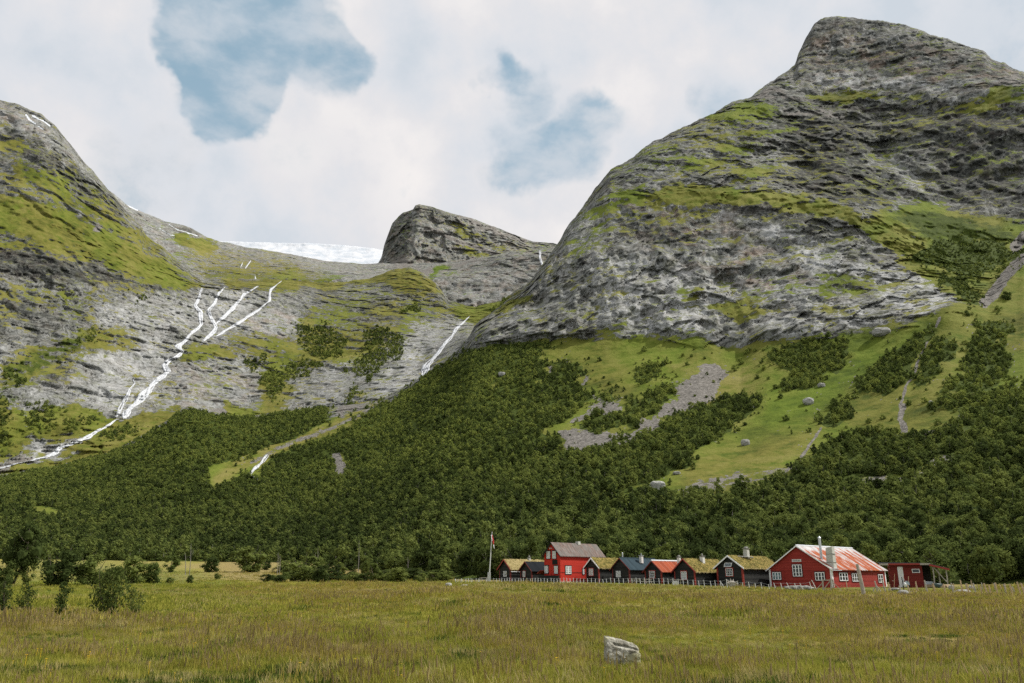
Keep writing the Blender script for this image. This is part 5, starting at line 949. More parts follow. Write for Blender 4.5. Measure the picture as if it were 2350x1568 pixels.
def house(key, name, P, wall, roof, label, corner, barge, roofkind='metal', sod=None, og=.3, oe=.35, th=.07, cw=.16, ridge=None, dip=0.):
    x, y, z0, phi, w, l, he, hr = P; e = empty(name, (x, y, z0), -phi); tag(e, label, 'house'); HOUSES[key] = e
    rise = (hr-he)/(w/2); ht = hr; base = -.5
    mb = MB(); mb.add([(0, 0, base), (-w, 0, base), (-w, 0, he), (-w/2, 0, ht), (0, 0, he), (0, l, base), (-w, l, base), (-w, l, he), (-w/2, l, ht), (0, l, he)],
                      [(0, 4, 3, 2, 1), (5, 6, 7, 8, 9), (0, 5, 9, 4), (1, 2, 7, 6), (2, 3, 8, 7), (4, 9, 8, 3), (0, 1, 6, 5)]); mb.build('wall', wall, e)
    ze = he-rise*oe; n = Vector((rise, 0, 1)).normalized(); T = th
    def slab(m, side, y0, y1, off, t, ext=0.):
        xa, xe = -w/2, (oe+ext if side > 0 else -w-oe-ext); zz = ze-rise*ext
        m.add([(xa, y0, ht+off), (xe, y0, zz+off), (xe, y1, zz+off), (xa, y1, ht+off), (xa, y0, ht+off+t), (xe, y0, zz+off+t), (xe, y1, zz+off+t), (xa, y1, ht+off+t)], [(0, 3, 2, 1), (4, 5, 6, 7), (0, 1, 5, 4), (1, 2, 6, 5), (2, 3, 7, 6), (3, 0, 4, 7)])
    r = MB(); slab(r, 1, -og, l+og, .01, T); slab(r, -1, -og, l+og, .01, T)
    ro = r.build('roof', roof, e)
    if ridge: q = MB(); q.bar((-w/2, -og-.02, ht+T+.03), (-w/2, l+og+.02, ht+T+.03), .13 if ridge is not True else .07, 8); q.build('ridge_cap', M_ridge if ridge is not True else roof, ro)
    bt = .24 if roofkind == 'sod' else .18
    for s_ in (1, -1):
        b = MB(); y0, y1 = -og-.045, -og-.003; xe = oe+.04 if s_ > 0 else -w-oe-.04; ztop = T+(.16 if roofkind == 'sod' else .02); zz = he-rise*(oe+.04)
        b.add([(-w/2, y0, ht+ztop-bt), (xe, y0, zz+ztop-bt), (xe, y0, zz+ztop), (-w/2, y0, ht+ztop), (-w/2, y1, ht+ztop-bt), (xe, y1, zz+ztop-bt), (xe, y1, zz+ztop), (-w/2, y1, ht+ztop)], [(0, 1, 2, 3), (7, 6, 5, 4), (0, 4, 5, 1), (1, 5, 6, 2), (2, 6, 7, 3), (3, 7, 4, 0)]); b.build('barge_board', barge, ro)
    for cx_, cy_ in ((0, 0), (-w, 0), (0, l)):
        c = MB(); a = cw; d = .03
        if cx_ == 0: c.box(-a, d, cy_-(d if cy_ == 0 else a), cy_-.001 if cy_ == 0 else cy_, base, he-.02); c.box(.001, d, cy_ if cy_ == 0 else cy_-a, cy_+a if cy_ == 0 else cy_, base, he-.03) if cy_ == 0 else None
        else: c.box(-w-d, -w+a, -d, -.001, base, he-.02)
        c.build('corner_board', corner, e)
    if roofkind == 'sod':
        nx, ny = 26, max(20, int(l*5)); V = []; g = np.random.default_rng(len(HOUSES)); xs = np.linspace(-w-oe, oe, 2*nx+1); ys = np.linspace(-og, l+og, ny); XX, YY = np.meshgrid(xs, ys)
        base_z = ht-np.abs(XX+w/2)*rise+T+.012; edge = np.minimum(1, np.minimum((XX+w+oe), (oe-XX))/.15)*np.minimum(1, np.minimum(YY+og, l+og-YY)/.12); s0 = len(HOUSES)*7.
        hz = .16+.10*fbm(XX/1.1+s0, YY/1.1, XX*0, 4, 30)+.05*vn(XX/.22+s0, YY/.22, XX*0, 33); zz = base_z+.02+np.maximum(.02, hz)*np.clip(edge, .15, 1)+dip*fbm(XX/3, YY/3+s0, XX*0, 2, 36)
        top = np.stack([XX, YY, zz], -1).reshape(-1, 3); bot = np.stack([XX, YY, base_z-.004], -1).reshape(-1, 3); h_, w2 = XX.shape; idx = np.arange(h_*w2).reshape(h_, w2); f = np.stack([idx[:-1, :-1], idx[:-1, 1:], idx[1:, 1:], idx[1:, :-1]], -1).reshape(-1, 4)
        rim = np.r_[idx[0, :], idx[1:, -1], idx[-1, -2::-1], idx[-2:0:-1, 0]]; k = len(top); fr_ = np.stack([rim, np.roll(rim, -1), np.roll(rim, -1)+k, rim+k], -1)
        me = quick_mesh('sod', np.concatenate([top, bot]), np.concatenate([f, fr_]), False); so_ = link('sod', me, [M_sod if sod != 'dry' else M_sodd], ro)
        m = int(w*l*60); V = []; Fc = []
        for i in range(m):
            a, b = g.uniform(-w-oe+.02, oe-.02), g.uniform(-og+.02, l+og-.02); z_ = ht-abs(a+w/2)*rise+T+.12; hh = g.uniform(.08, .34)*(1 if sod == 'dry' else .8); t = g.random()*6.28; dx, dy = math.cos(t)*.03, math.sin(t)*.03; lx, ly = g.normal()*.12, g.normal()*.12; q = len(V); V += [(a-dx, b-dy, z_-.05), (a+dx, b+dy, z_-.05), (a+lx, b+ly, z_+hh)]; Fc.append((q, q+1, q+2))
        for s_ in range(int(l*22)):            # turf hanging over the eaves
            b = g.uniform(-og, l+og); a = oe+.01; z_ = ze+T+.1; q = len(V); V += [(a-.03, b-.05, z_), (a-.02, b+.05, z_), (a+g.uniform(.02, .12), b+g.normal()*.05, z_-g.uniform(.1, .28))]; Fc.append((q, q+1, q+2))
        me = bpy.data.meshes.new('sod_grass'); me.from_pydata(V, [], Fc); link('sod_grass', me, [M_sodd], ro)
    e['w'] = w; e['l'] = l; return e, ro
HP = dict(H9=[46.058, 119.429, .585, .851, 10.107, 16.884, 2.632, 5.926], H8=[34.466, 123.797, .794, .815, 4.474, 11.0, 2.684, 4.245], H7=[27.546, 125.011, .83, .825, 3.733, 9.0, 2.153, 3.791], H6=[22.971, 127.463, .935, .845, 3.242, 8.0, 2.119, 3.522],
          H5=[18.23, 128.744, 1.014, .831, 3.46, 8.398, 2.392, 3.916], H4=[13.714, 130.824, 1.115, .824, 2.753, 8.0, 2.489, 3.757], H3=[7.612, 130.339, 1.309, .8, 3.432, 10.618, 4.208, 6.036], H2=[3.214, 135.039, 1.255, .826, 2.696, 9.0, 1.982, 3.25], H1=[-.258, 137.091, 1.31, .828, 2.726, 9.0, 2.162, 3.479])
def top_z(P, x): return P[7]-abs(x+P[4]/2)*(P[7]-P[6])/(P[4]/2)
# leftmost sod cabin
e, r = house('H1', 'sod_roof_cabin', HP['H1'], M_black, M_dark, 'small black cabin with straw-coloured sod roof, leftmost of the row beside the flagpole', M_dredtrim, M_redtrim, 'sod', 'dry', oe=.3)
window(e, 1, (742, 785, 685, 758), 'g', 4, 4, None); chimney(e, -1.36, 5.6, 3.3, 3.95, .42, M_conc, r, 'pot')
g_ = MB(); g_.box(.33, .42, -.2, 4, 1.62, 1.70); g_.build('gutter', M_white, r)
e, r = house('H2', 'dark_cabin', HP['H2'], M_black, M_tar, 'small black cabin with smooth dark felt roof, second from the left of the row', M_dredtrim, M_dredtrim, oe=.3); window(e, 1, (1003, 1035, 685, 760), 'g', 3, 4, M_dredtrim)
# two-storey red house
e, r = house('H3', 'two_storey_house', HP['H3'], M_bred, M_gboard, 'tall bright red two-storey wooden house with weathered grey plank roof', M_bred, M_dark, og=.35, oe=.3, th=.10)
for b in ((1320, 1366, 420, 516), (1397, 1443, 418, 515), (1292, 1340, 615, 711), (1422, 1468, 617, 716)): window(e, 1, b, 'g', 4, 4, M_dark, M_glassc, thick=.09, mull=.028)
window(e, 1, (1568, 1642, 619, 721), 's', 4, 4, M_dark, M_glassc, thick=.12, mull=.03); window(e, 1, (1797, 1815, 655, 725), 's', 2, 4, M_dark, M_glassc)
P_ = [local_hit(e, *Z(1, q)[0], 'g') for q in ((1393, 533), (1463, 597))]; q = MB(); q.box(P_[0][0], P_[1][0], -.03, -.002, P_[1][1], P_[0][1]); q.build('loft_hatch', M_dark, e, label='square black opening between the floors')
P_ = [local_hit(e, *Z(1, q)[0], 'g') for q in ((1348, 617), (1416, 780))]; xm = (P_[0][0]+P_[1][0])/2; d_ = empty('door'); d_.parent = e
for a, b in ((P_[0][0], xm-.012), (xm+.012, P_[1][0])): q = MB(); q.box(a, b, -.05, -.002, .2, P_[0][1]); q.build('door_leaf', M_bred, d_)
q = MB(); q.box(xm+.06, xm+.09, -.09, -.051, 1.1, 1.2); q.build('door_handle', M_dark, d_)
q = MB(); w_ = 3.432; q.box(.035, .05, 0, 10.5, 1.45, 1.5); q.box(.001, .034, 2.4, 10.618, 3.95, 4.2); q.build('eave_shadow_strip', M_dark, e)  # black strips on the side wall; the upper one stands for the eave's shadow
q = MB(); q.box(-3.46, .06, -.07, 10.65, -.5, .10); q.build('foundation', M_conc, e); q = MB(); q.box(-3.9, .45, -.95, -.80, -.5, 1.02); q.box(-3.9, -3.8, -.8, -.1, -.5, 1.02); q.build('porch_wall', M_black, e)
chimney(e, -1.716, 6.3, 5.9, 6.45, .62, M_conc, r, None); q = MB(); q.beam((-1.716, -.62, 5.2), (-1.716, -.02, 5.2), .08, .1); q.bar((-1.716, -.58, 5.05), (-1.716, -.58, 5.2), .03); q.build('hoist_beam', M_wwood, e)
q = MB(); q.add([(-3.45, -1.0, 1.75), (-4.25, -1.0, 1.25), (-4.25, 1.5, 1.25), (-3.45, 1.5, 1.75), (-3.45, -1.0, 1.83), (-4.25, -1.0, 1.33), (-4.25, 1.5, 1.33), (-3.45, 1.5, 1.83)], [(0, 3, 2, 1), (4, 5, 6, 7), (0, 1, 5, 4), (1, 2, 6, 5), (2, 3, 7, 6), (3, 0, 4, 7)]); q.build('lean_to_roof', M_redtrim, e)
# cabins
e, r = house('H4', 'sod_roof_cabin', HP['H4'], M_black, M_dark, 'narrow black cabin with mossy yellow-green sod roof and pale gable trim beside the tall house', M_redtrim, M_white, 'sod', oe=.3); window(e, 1, (1886, 1940, 653, 742), 'g', 4, 4, M_redtrim, M_glassc)
e, r = house('H5', 'metal_roof_cabin', HP['H5'], M_black, M_blue, 'black cabin with smooth blue-grey metal roof and limewashed chimney', M_dredtrim, M_dredtrim, ridge=True); window(e, 2, (218, 277, 523, 605), 'g', 4, 4, None, M_glassc)
P5 = HP['H5']; chimney(e, -.75, 4.0, 3.2, 4.25, .48, M_cwhite, r, 'pipe'); q = MB(); q.bar((-2.6, 1.6, 3.1), (-2.6, 1.6, 4.75), .09, 8); q.bar((-2.6, 1.6, 4.75), (-2.6, 1.6, 4.85), .14, 8, .04); q.build('stovepipe', M_steel, r)
e, r = house('H6', 'metal_roof_cabin', HP['H6'], M_black, M_rrust, 'small black cabin with orange-red rusty metal roof and white ridge', M_redtrim, M_dredtrim, ridge=1); window(e, 2, (662, 733, 524, 613), 'g', 4, 4, M_redtrim, M_glass)
e, r = house('H7', 'sod_roof_cabin', HP['H7'], M_black, M_dark, 'black cabin with thick mossy sod roof and red gable boards, right of the rust-red roof', M_redtrim, M_redtrim, 'sod', dip=.15); window(e, 2, (1086, 1160, 530, 635), 'g', 4, 3, M_redtrim, M_glassc)
chimney(e, -1.3, 4.1, 3.3, 4.28, .60, M_cwhite, r, 'pot'); chimney(e, -3.0, .35, 2.6, 4.1, .46, M_cwhite, r, 'stone')
e, r = house('H8', 'sod_roof_cabin', HP['H8'], M_black, M_dark, 'largest black sod-roofed cabin with white gable trim and solar panel', M_redtrim, M_white, 'sod', og=.35, oe=.4, cw=.22, dip=.1); window(e, 2, (1685, 1775, 489, 588), 'g', 4, 3, M_redtrim, M_glass)
chimney(e, -1.9, 4.6, 3.8, 5.45, .72, M_conc, r, 'stone', label='tall pale concrete chimney with flat slab cap')
a = [local_hit(e, *Z(2, q)[0], 'g') for q in ((1668, 413), (1768, 413), (1758, 468), (1660, 468))]; sp_ = empty('solar_panel'); sp_.parent = e
V = [(p[0], -.06-(.10 if i > 1 else 0)-dd, p[1]) for dd in (0, .03) for i, p in enumerate(a)]; q = MB(); q.add(V, [(0, 1, 2, 3), (7, 6, 5, 4), (0, 4, 5, 1), (1, 5, 6, 2), (2, 6, 7, 3), (3, 7, 4, 0)]); q.build('panel_frame', M_white, sp_)
c0_, c1_, c2_, c3_ = [Vector(v) for v in V[4:]]; q = MB()
for i in range(9):
    for j in range(4):
        f_ = lambda s, t: (c0_*(1-s)+c1_*s)*(1-t)+(c3_*(1-s)+c2_*s)*t
        k = [f_(.06+.88*(i+.06)/9, .1+.8*(j+.08)/4), f_(.06+.88*(i+.94)/9, .1+.8*(j+.08)/4), f_(.06+.88*(i+.94)/9, .1+.8*(j+.92)/4), f_(.06+.88*(i+.06)/9, .1+.8*(j+.92)/4)]; q.add([tuple(v+Vector((0, -.004, 0))) for v in k]+[tuple(v+Vector((0, -.012, 0))) for v in k], [(0, 1, 2, 3), (7, 6, 5, 4), (0, 4, 5, 1), (1, 5, 6, 2), (2, 6, 7, 3), (3, 7, 4, 0)])
q.build('solar_cells', glass('blue_solar_cells', (.05, .085, .115), .3), sp_)
for k_ in range(5): q = MB(); q.rock((-2.2+.25*k_, 2.6+.55*k_, 4.33-.03*k_), .28, .3, .10, 30+k_, 2); q.build('roof_stone', M_stone, r)
# big red house
P9 = HP['H9']; e, r = house('H9', 'red_farmhouse', P9, M_red, M_rust, 'wide red weatherboarded farmhouse with rusty white sheet roof and white trim', M_white, M_white, og=.3, oe=.35, cw=.26, th=.08, ridge=1)
for b, pl_, c_, rw, gm in (((305, 428, 652, 762), 'g', 3, 2, M_glassb), ((600, 736, 540, 712), 'g', 3, 3, M_glass), ((931, 1070, 652, 773), 'g', 3, 2, M_glass), ((1280, 1402, 660, 777), 's', 3, 2, M_glass), ((1467, 1565, 668, 787), 's', 3, 2, M_glass), ((1852, 1922, 685, 802), 's', 2, 2, M_glass)):
    window(e, 3, b, pl_, c_, rw, simple('dark_red_casing', (.05, .012, .012), .7), gm, mull=.05, frame=.09, thick=.14)
P_ = [local_hit(e, *Z(3, q)[0], 'g') for q in ((588, 462), (727, 497))]; s_ = MB(); s_.box(P_[0][0], P_[1][0], -.06, -.02, P_[1][1], P_[0][1]); so_ = s_.build('name_sign', M_wwood, e, label='long white name board with dark letters under the ridge')
g = MB(); L_ = P_[1][0]-P_[0][0]; hh = P_[0][1]-P_[1][1]; zc = (P_[0][1]+P_[1][1])/2; rg = random.Random(4)
for i in range(10):                                   # worn lettering, too weathered to read in the photo
    a = P_[0][0]+L_*(.09+.082*i); b = a+L_*.055; t = .028; z0_, z1_ = zc-hh*.24, zc+hh*.24; k = i % 5
    g.box(a, a+t, -.066, -.061, z0_, z1_)
    if k in (0, 2, 3): g.box(b-t, b, -.066, -.061, z0_, z1_)
    if k in (0, 1, 4): g.box(a+t+.001, b-(t+.001 if k == 0 else 0), -.066, -.061, z1_-t, z1_)
    if k in (2, 3, 1): g.box(a+t+.001, b-(t+.001 if k != 1 else 0), -.066, -.061, z0_, z0_+t)
    if k in (0, 4, 3): g.box(a+t+.001, b-(t+.001 if k != 4 else 0), -.066, -.061, zc-t/2, zc+t/2)
g.build('lettering', M_dark, so_)
q = MB()
for xx in (480, 867): a = local_hit(e, *Z(3, (xx, 700))[0], 'g')[0]; z1_ = local_hit(e, *Z(3, (xx, 585))[0], 'g')[1]; q.box(a-.06, a+.06, -.045, -.002, -.4, z1_)
q.build('wall_batten', M_red, e)
# broad concrete chimney breaking through the roof slope above the eave, and the steel pipe beside it
ch = MB(); rise9 = (P9[7]-P9[6])/(P9[4]/2); zz = lambda x: top_z(P9, x)
ch.add([(-.95, .55, zz(-.95)-.1), (.12, .55, zz(.12)-.05), (.12, 1.5, zz(.12)-.05), (-.95, 1.5, zz(-.95)-.1), (-.95, .75, 5.55), (.02, .75, 5.75), (.02, 1.45, 5.75), (-.95, 1.45, 5.55)], [(0, 3, 2, 1), (4, 5, 6, 7), (0, 1, 5, 4), (1, 2, 6, 5), (2, 3, 7, 6), (3, 0, 4, 7)])
co = ch.build('chimney', M_conc, r, label='broad patched grey-green concrete chimney rising from the eave'); q = MB()
for z_ in (3.5, 4.7): q.box(-.99, .16, .50+.09*(z_-2.6)/1.6, 1.53, z_, z_+.05)
q.build('chimney_joint', M_stone, co); q = MB(); q.bar((-2.0, 1.2, 3.9), (-2.0, 1.2, 7.0), .19, 12); q.bar((-2.0, 1.2, 7.02), (-2.0, 1.2, 7.3), .27, 12, .05); q.build('stovepipe', M_steel, r)
q = MB(); q.box(.36, .47, -.3, 2.2, 2.38, 2.46); q.box(-.2, .40, -.32, 1.6, 2.62, 2.66); q.build('gutter', M_ridge, r)

# ------------------------------------------------------------------ red shed with open lean-to
ES = 134.; pa = ground_at(*[(2230)*K, ES]); phi_s = .15
u0_, _ = Z(4, (392, 835))[0]; x0_, y0_, _z = [float(q) for q in ray(u0_, 1332)]; ex, ey = x0_*132, y0_*132; es = empty('red_shed', (ex, ey, float(ground_z(ex, ey))+.05), -.36); tag(es, 'low dark red shed with white door and open pole-built lean-to', 'shed')
def sx(xp, yp=700):  return local_hit(es, *Z(4, (xp, yp))[0], 'g')
wl, ww, hz = sx(392)[0], sx(868)[0], sx(640, 548)[1]; q = MB(); q.add([(wl, 0, -.4), (ww, 0, -.4), (ww, 4.2, -.4), (wl, 4.2, -.4), (wl, 0, hz), (ww, 0, hz-.05), (ww, 4.2, hz+.25), (wl, 4.2, hz+.3)], [(0, 3, 2, 1), (4, 5, 6, 7), (0, 1, 5, 4), (1, 2, 6, 5), (2, 3, 7, 6), (3, 0, 4, 7)]); q.build('wall', M_shed, es)
rl, rm, rr_ = sx(222, 530), sx(990, 535), sx(1250, 605); q = MB()
for (a, b) in (((rl[0], rl[1]), (rm[0], rm[1]-.06)), ((rm[0]+.01, rm[1]-.06), (rr_[0], rr_[1]))):
    q.add([(a[0], -.4, a[1]-.02), (b[0], -.4, b[1]-.02), (b[0], 4.5, b[1]+.25), (a[0], 4.5, a[1]+.25), (a[0], -.4, a[1]+.05), (b[0], -.4, b[1]+.05), (b[0], 4.5, b[1]+.32), (a[0], 4.5, a[1]+.32)], [(0, 3, 2, 1), (4, 5, 6, 7), (0, 1, 5, 4), (1, 2, 6, 5), (2, 3, 7, 6), (3, 0, 4, 7)])
ro = q.build('roof', M_tar, es)
for a, b, m_ in (((rl[0]), sx(352, 530)[0], M_grey), (sx(354, 530)[0], sx(815, 530)[0], M_redtrim), (sx(817, 530)[0], sx(968, 530)[0], M_grey)): q = MB(); q.box(a, b, -.46, -.402, rl[1]-.19, rl[1]+.06); q.build('fascia_board', m_, ro)
q = MB(); q.add([(sx(970)[0], -.46, rm[1]-.2), (rr_[0], -.46, rr_[1]-.2), (rr_[0], -.46, rr_[1]+.06), (sx(970)[0], -.46, rm[1]+.05), (sx(970)[0], -.402, rm[1]-.2), (rr_[0], -.402, rr_[1]-.2), (rr_[0], -.402, rr_[1]+.06), (sx(970)[0], -.402, rm[1]+.05)], [(0, 1, 2, 3), (7, 6, 5, 4), (0, 4, 5, 1), (1, 5, 6, 2), (2, 6, 7, 3), (3, 7, 4, 0)]); q.build('fascia_board', M_redtrim, ro, label='sloping red fascia over the lean-to')
a = [sx(*p) for p in ((472, 572), (552, 575), (578, 828), (503, 832))]; q = MB(); q.box(a[0][0]+.12, a[1][0]+.12, -.05, -.003, .02, a[0][1]); do = q.build('door', M_wwood, es); q = MB(); q.bar((a[1][0]+.02, -.1, 1.0), (a[1][0]+.02, -.052, 1.0), .03, 8); q.build('door_handle', M_steel, do)
window(es, 4, (705, 817, 604, 660), 'g', 1, 1, None, M_glass, frame=.06)
q = MB(); q.box(ww+.05, sx(1035)[0], 4.0, 4.1, -.3, hz+.1); q.build('rear_boarding', M_black, es)
for k, (t_, b_, r_, yy) in enumerate((((1010, 580), (1033, 830), .10, 0.), ((1103, 605), (1133, 830), .08, 1.2), ((1203, 615), (1225, 830), .09, 0.))):
    xa, za = sx(*t_); xb, zb = sx(*b_); q = MB(); q.tube([(xb, yy, -.3), ((xa+xb)/2+.04, yy, za*.5), (xa, yy, za+.12)], [r_, r_*.92, r_*.85], 8); q.build('post', M_grey, es)
xa, za = sx(1025, 585); xb, zb = sx(1210, 790); q = MB(); q.bar((xa, -.16, za), (xb, -.16, zb), .07, 8); q.build('brace', M_grey, es)

# ------------------------------------------------------------------ things in the yard
def gpos(zi, x, y, R): u, _ = Z(zi, (x, y))[0]; p = ground_at(u, R); return Vector(p)
def pole(zi, top, bot, R, r, mat, name, label, cat, group=None, parent=None, sink=.25, n=7):
    (u1, v1), (u0, v0) = Z(zi, top, bot); p = Vector(ground_at(u0, R)); q = Vector([float(c) for c in at(u1, v1, R)]); zt = q.z-(float(at(u0, v0, R)[2])-p.z); q.z = zt; q = p + (q-p)
    mb = MB(); b0 = Vector((0, 0, -sink)); d = q-p; mid = d*.5 + Vector((random.uniform(-.03, .03), random.uniform(-.03, .03), 0)); mb.tube([b0, mid, d], [r*1.1, r, r*.8], n)
    o = mb.build(name, mat, None, p)
    if parent: o.parent = parent; o.location = p-parent.location
    else: tag(o, label, cat, group)
    return o, p, q
# flagpole
fe = gpos(1, 545, 820, 124.); f_ = empty('flagpole', fe); tag(f_, 'tall white flagpole with limp red and white pennant left of the cabins', 'flagpole')
(u1, v1), (u0, v0) = Z(1, (588, 165), (545, 820)); tp = Vector([float(c) for c in at(u1, v1, 124.)])-fe; q = MB(); q.bar((0, 0, -.2), tp, .10, 12, .045); q.bar(tp, tp+Vector((0, 0, .06)), .07, 10, .07); q.build('pole', M_wwood, f_)
q = MB(); q.beam((-.14, 0, -.2), (-.10, 0, 1.55), .14, .22, (0, 1, 0)); q.beam((.16, 0, -.2), (.20, 0, 1.55), .14, .22, (0, 1, 0)); q.beam((-.5, 0, 0), (-.1, 0, .55), .06, .06); q.build('foot_support', M_wwood, f_)
M_flagred = simple('flag_red', (.48, .04, .04), .8, .15, 5); M_flagw = simple('flag_white', (.68, .68, .7), .8, .1, 5)
a = [Vector([float(c) for c in at(*Z(1, p)[0], 124.)])-fe for p in ((589, 200), (592, 235), (603, 282), (608, 330), (617, 385))]; q = MB()
def strip(mb, A, W, k0, k1, y=0):
    for i in range(k0, k1):
        c, d = A[i], A[i+1]; wa, wb = W[i], W[i+1]; mb.add([c+Vector((-wa, y, 0)), c+Vector((wa, y+.05, 0)), d+Vector((wb, y-.05, 0)), d+Vector((-wb, y, 0)), c+Vector((-wa, y+.03, 0)), c+Vector((wa, y+.08, 0)), d+Vector((wb, y-.02, 0)), d+Vector((-wb, y+.03, 0))], [(0, 1, 2, 3), (7, 6, 5, 4), (0, 4, 5, 1), (1, 5, 6, 2), (2, 6, 7, 3), (3, 7, 4, 0)])
strip(q, a, [.06, .12, .15, .05, .04], 0, 3); pn = q.build('pennant', M_flagred, f_); q = MB(); strip(q, a, [.10, .12, .1, .07, .05], 3, 4, -.02); strip(q, [p+Vector((-.12, -.09, 0)) for p in a], [.05, .05, .05, .04, .02], 0, 2); q.build('white_tail', M_flagw, pn)
# fence in front of the row
def fenceR(u): return float(np.interp(u, [1040, 1100, 1280, 1500, 1760, 1920, 2060], [126, 123, 120, 118, 114, 110, 107]))
ff = empty('wire_fence', (20, 116, .9)); tag(ff, 'long fence of whitewashed thin posts and wire along the house row', 'fence')
posts = [(1, (x+random.uniform(-5, 5), 756+(x-97)*.016+random.uniform(-6, 6)), (x, 822+(x-97)*.021)) for x in (97, 130, 235, 275, 310, 325, 372, 405, 425, 510, 610, 650, 685, 715, 755, 785, 825, 852, 897, 940, 975, 1010, 1050, 1100, 1128, 1160, 1205, 1240, 1287, 1330, 1378, 1413, 1455, 1497, 1545, 1587, 1632, 1678, 1717, 1768, 1812, 1865, 1915, 1965, 2018)]
posts += [(1, (90, 760), (125, 820)), (1, (180, 755), (172, 820)), (1, (175, 765), (215, 828))]
posts += [(2, (x-6, t), (x+3, b)) for x, t, b in ((40, 645, 712), (88, 640, 712), (145, 628, 715), (195, 632, 712), (252, 628, 715), (315, 635, 715), (378, 628, 715), (427, 632, 718), (487, 626, 722), (537, 632, 722), (597, 627, 725), (660, 630, 725), (720, 628, 725), (790, 630, 728), (853, 624, 728), (912, 628, 728), (977, 628, 730), (1048, 630, 728), (1110, 632, 730), (1172, 635, 728), (1245, 636, 732), (1320, 645, 732), (1390, 638, 735), (1475, 650, 738), (1537, 642, 742), (1610, 648, 745), (1693, 622, 748), (1837, 655, 748), (1905, 660, 745), (1988, 655, 755), (2073, 662, 748), (2153, 658, 755), (2250, 672, 748), (2330, 680, 752))]
posts += [(2, (1600, 655), (1660, 748))]
posts += [(3, t, b) for t, b in (((318, 805), (343, 915)), ((418, 805), (438, 912)), ((507, 800), (542, 912)), ((620, 795), (652, 902)), ((700, 798), (754, 908)), ((843, 790), (864, 922)), ((875, 765), (943, 927)))]
pp = []
for zi, t, b in posts:
    u = Z(zi, b)[0][0]; o, p, q = pole(zi, t, b, fenceR(u), .045, M_wwood, 'fence_post', None, None, parent=ff); pp.append((u, p, q))
pp.sort(key=lambda k: k[0]); q = MB()
for (ua, pa_, qa), (ub, pb_, qb) in zip(pp[:-1], pp[1:]):
    for t in (.55, .95):
        a = pa_.lerp(qa, t); b = pb_.lerp(qb, t); m = (a+b)/2-Vector((0, 0, .02*(b-a).length*random.uniform(.3, 2.2))); q.tube([a-ff.location, m-ff.location, b-ff.location], .010, 4)
q.build('wire', M_steel, ff)
# rough fence on the right
f2 = empty('pole_fence', (60, 95, .4)); tag(f2, 'rough fence of tall uneven brown poles right of the farmhouse', 'fence')
for t, b, R, m_ in (((1800, 770), (1830, 945), 104, M_grey), ((1912, 750), (1940, 940), 104, M_grey), ((1993, 765), (2018, 905), 108, M_tan)): pole(3, t, b, R, .085, m_, 'fence_post', None, None, parent=f2)
for t, b in (((1797, 822), (1735, 902)), ((1808, 805), (1900, 928))): pole(3, t, b, 104, .06, M_grey, 'brace', None, None, parent=f2)
for i, (t, b, R) in enumerate((((505, 800), (528, 905), 103), ((627, 775), (650, 900), 103), ((750, 730), (770, 905), 102), ((880, 718), (905, 912), 101), ((1000, 735), (1015, 880), 103), ((1158, 748), (1172, 892), 102), ((1268, 745), (1297, 902), 101), ((1298, 733), (1312, 835), 116), ((1400, 684), (1427, 885), 101), ((1480, 733), (1492, 842), 114), ((1495, 733), (1520, 887), 101), ((1560, 698), (1577, 842), 116), ((1588, 725), (1617, 890), 100), ((1640, 733), (1652, 818), 118), ((1692, 772), (1706, 890), 100), ((1708, 688), (1724, 802), 118), ((1747, 718), (1782, 885), 100), ((1815, 745), (1832, 887), 100), ((1890, 690), (1906, 795), 118), ((1913, 708), (1933, 882), 100), ((1980, 753), (1997, 832), 118), ((2030, 712), (2062, 862), 102), ((2048, 690), (2066, 790), 118), ((2118, 710), (2150, 867), 101), ((2155, 740), (2182, 842), 106), ((2230, 688), (2270, 882), 100), ((2287, 706), (2325, 882), 100), ((2325, 742), (2350, 822), 108))):
    pole(4, t, b, R, .085 if R < 105 else .07, M_tan if i % 3 else M_grey, 'fence_post', None, None, parent=f2)
pole(3, (1545, 540), (1622, 985), 92., .19, M_grey, 'timber_post', 'thick tall leaning grey post standing in front of the farmhouse', 'post'); pt = bpy.context.collection.objects[-1]
# gate
ge = empty('wooden_gate', gpos(3, 1040, 915, 106.)); tag(ge, 'grey wooden field gate with diagonal rail before the farmhouse corner', 'gate'); G0 = Vector(ge.location)
def gp_(x, y, R=106.): 
    u, v = Z(3, (x, y))[0]; p = Vector([float(c) for c in at(u, v, R)]); return p-G0
def gb(nm, a, b, w=.10, m_=M_grey): q = MB(); q.beam(gp_(*a), gp_(*b), w, w, (0, 1, 0)); q.build(nm, m_, ge)
gb('gate_post', (1036, 760), (1048, 925), .14); gb('gate_post', (1155, 742), (1166, 925), .14); gb('rail', (1028, 766), (1170, 770), .11); gb('rail', (1045, 912), (1170, 912), .09); gb('diagonal_rail', (1052, 905), (1150, 778), .08); gb('stay', (1030, 815), (945, 905), .07); gb('gate_post', (1186, 755), (1200, 885), .13); gb('stay', (1200, 812), (1325, 925), .07)
pole(3, (1378, 735), (1388, 890), 112., .06, M_tan, 'thin_pole', 'thin brown pole standing by the first side window of the farmhouse', 'pole')
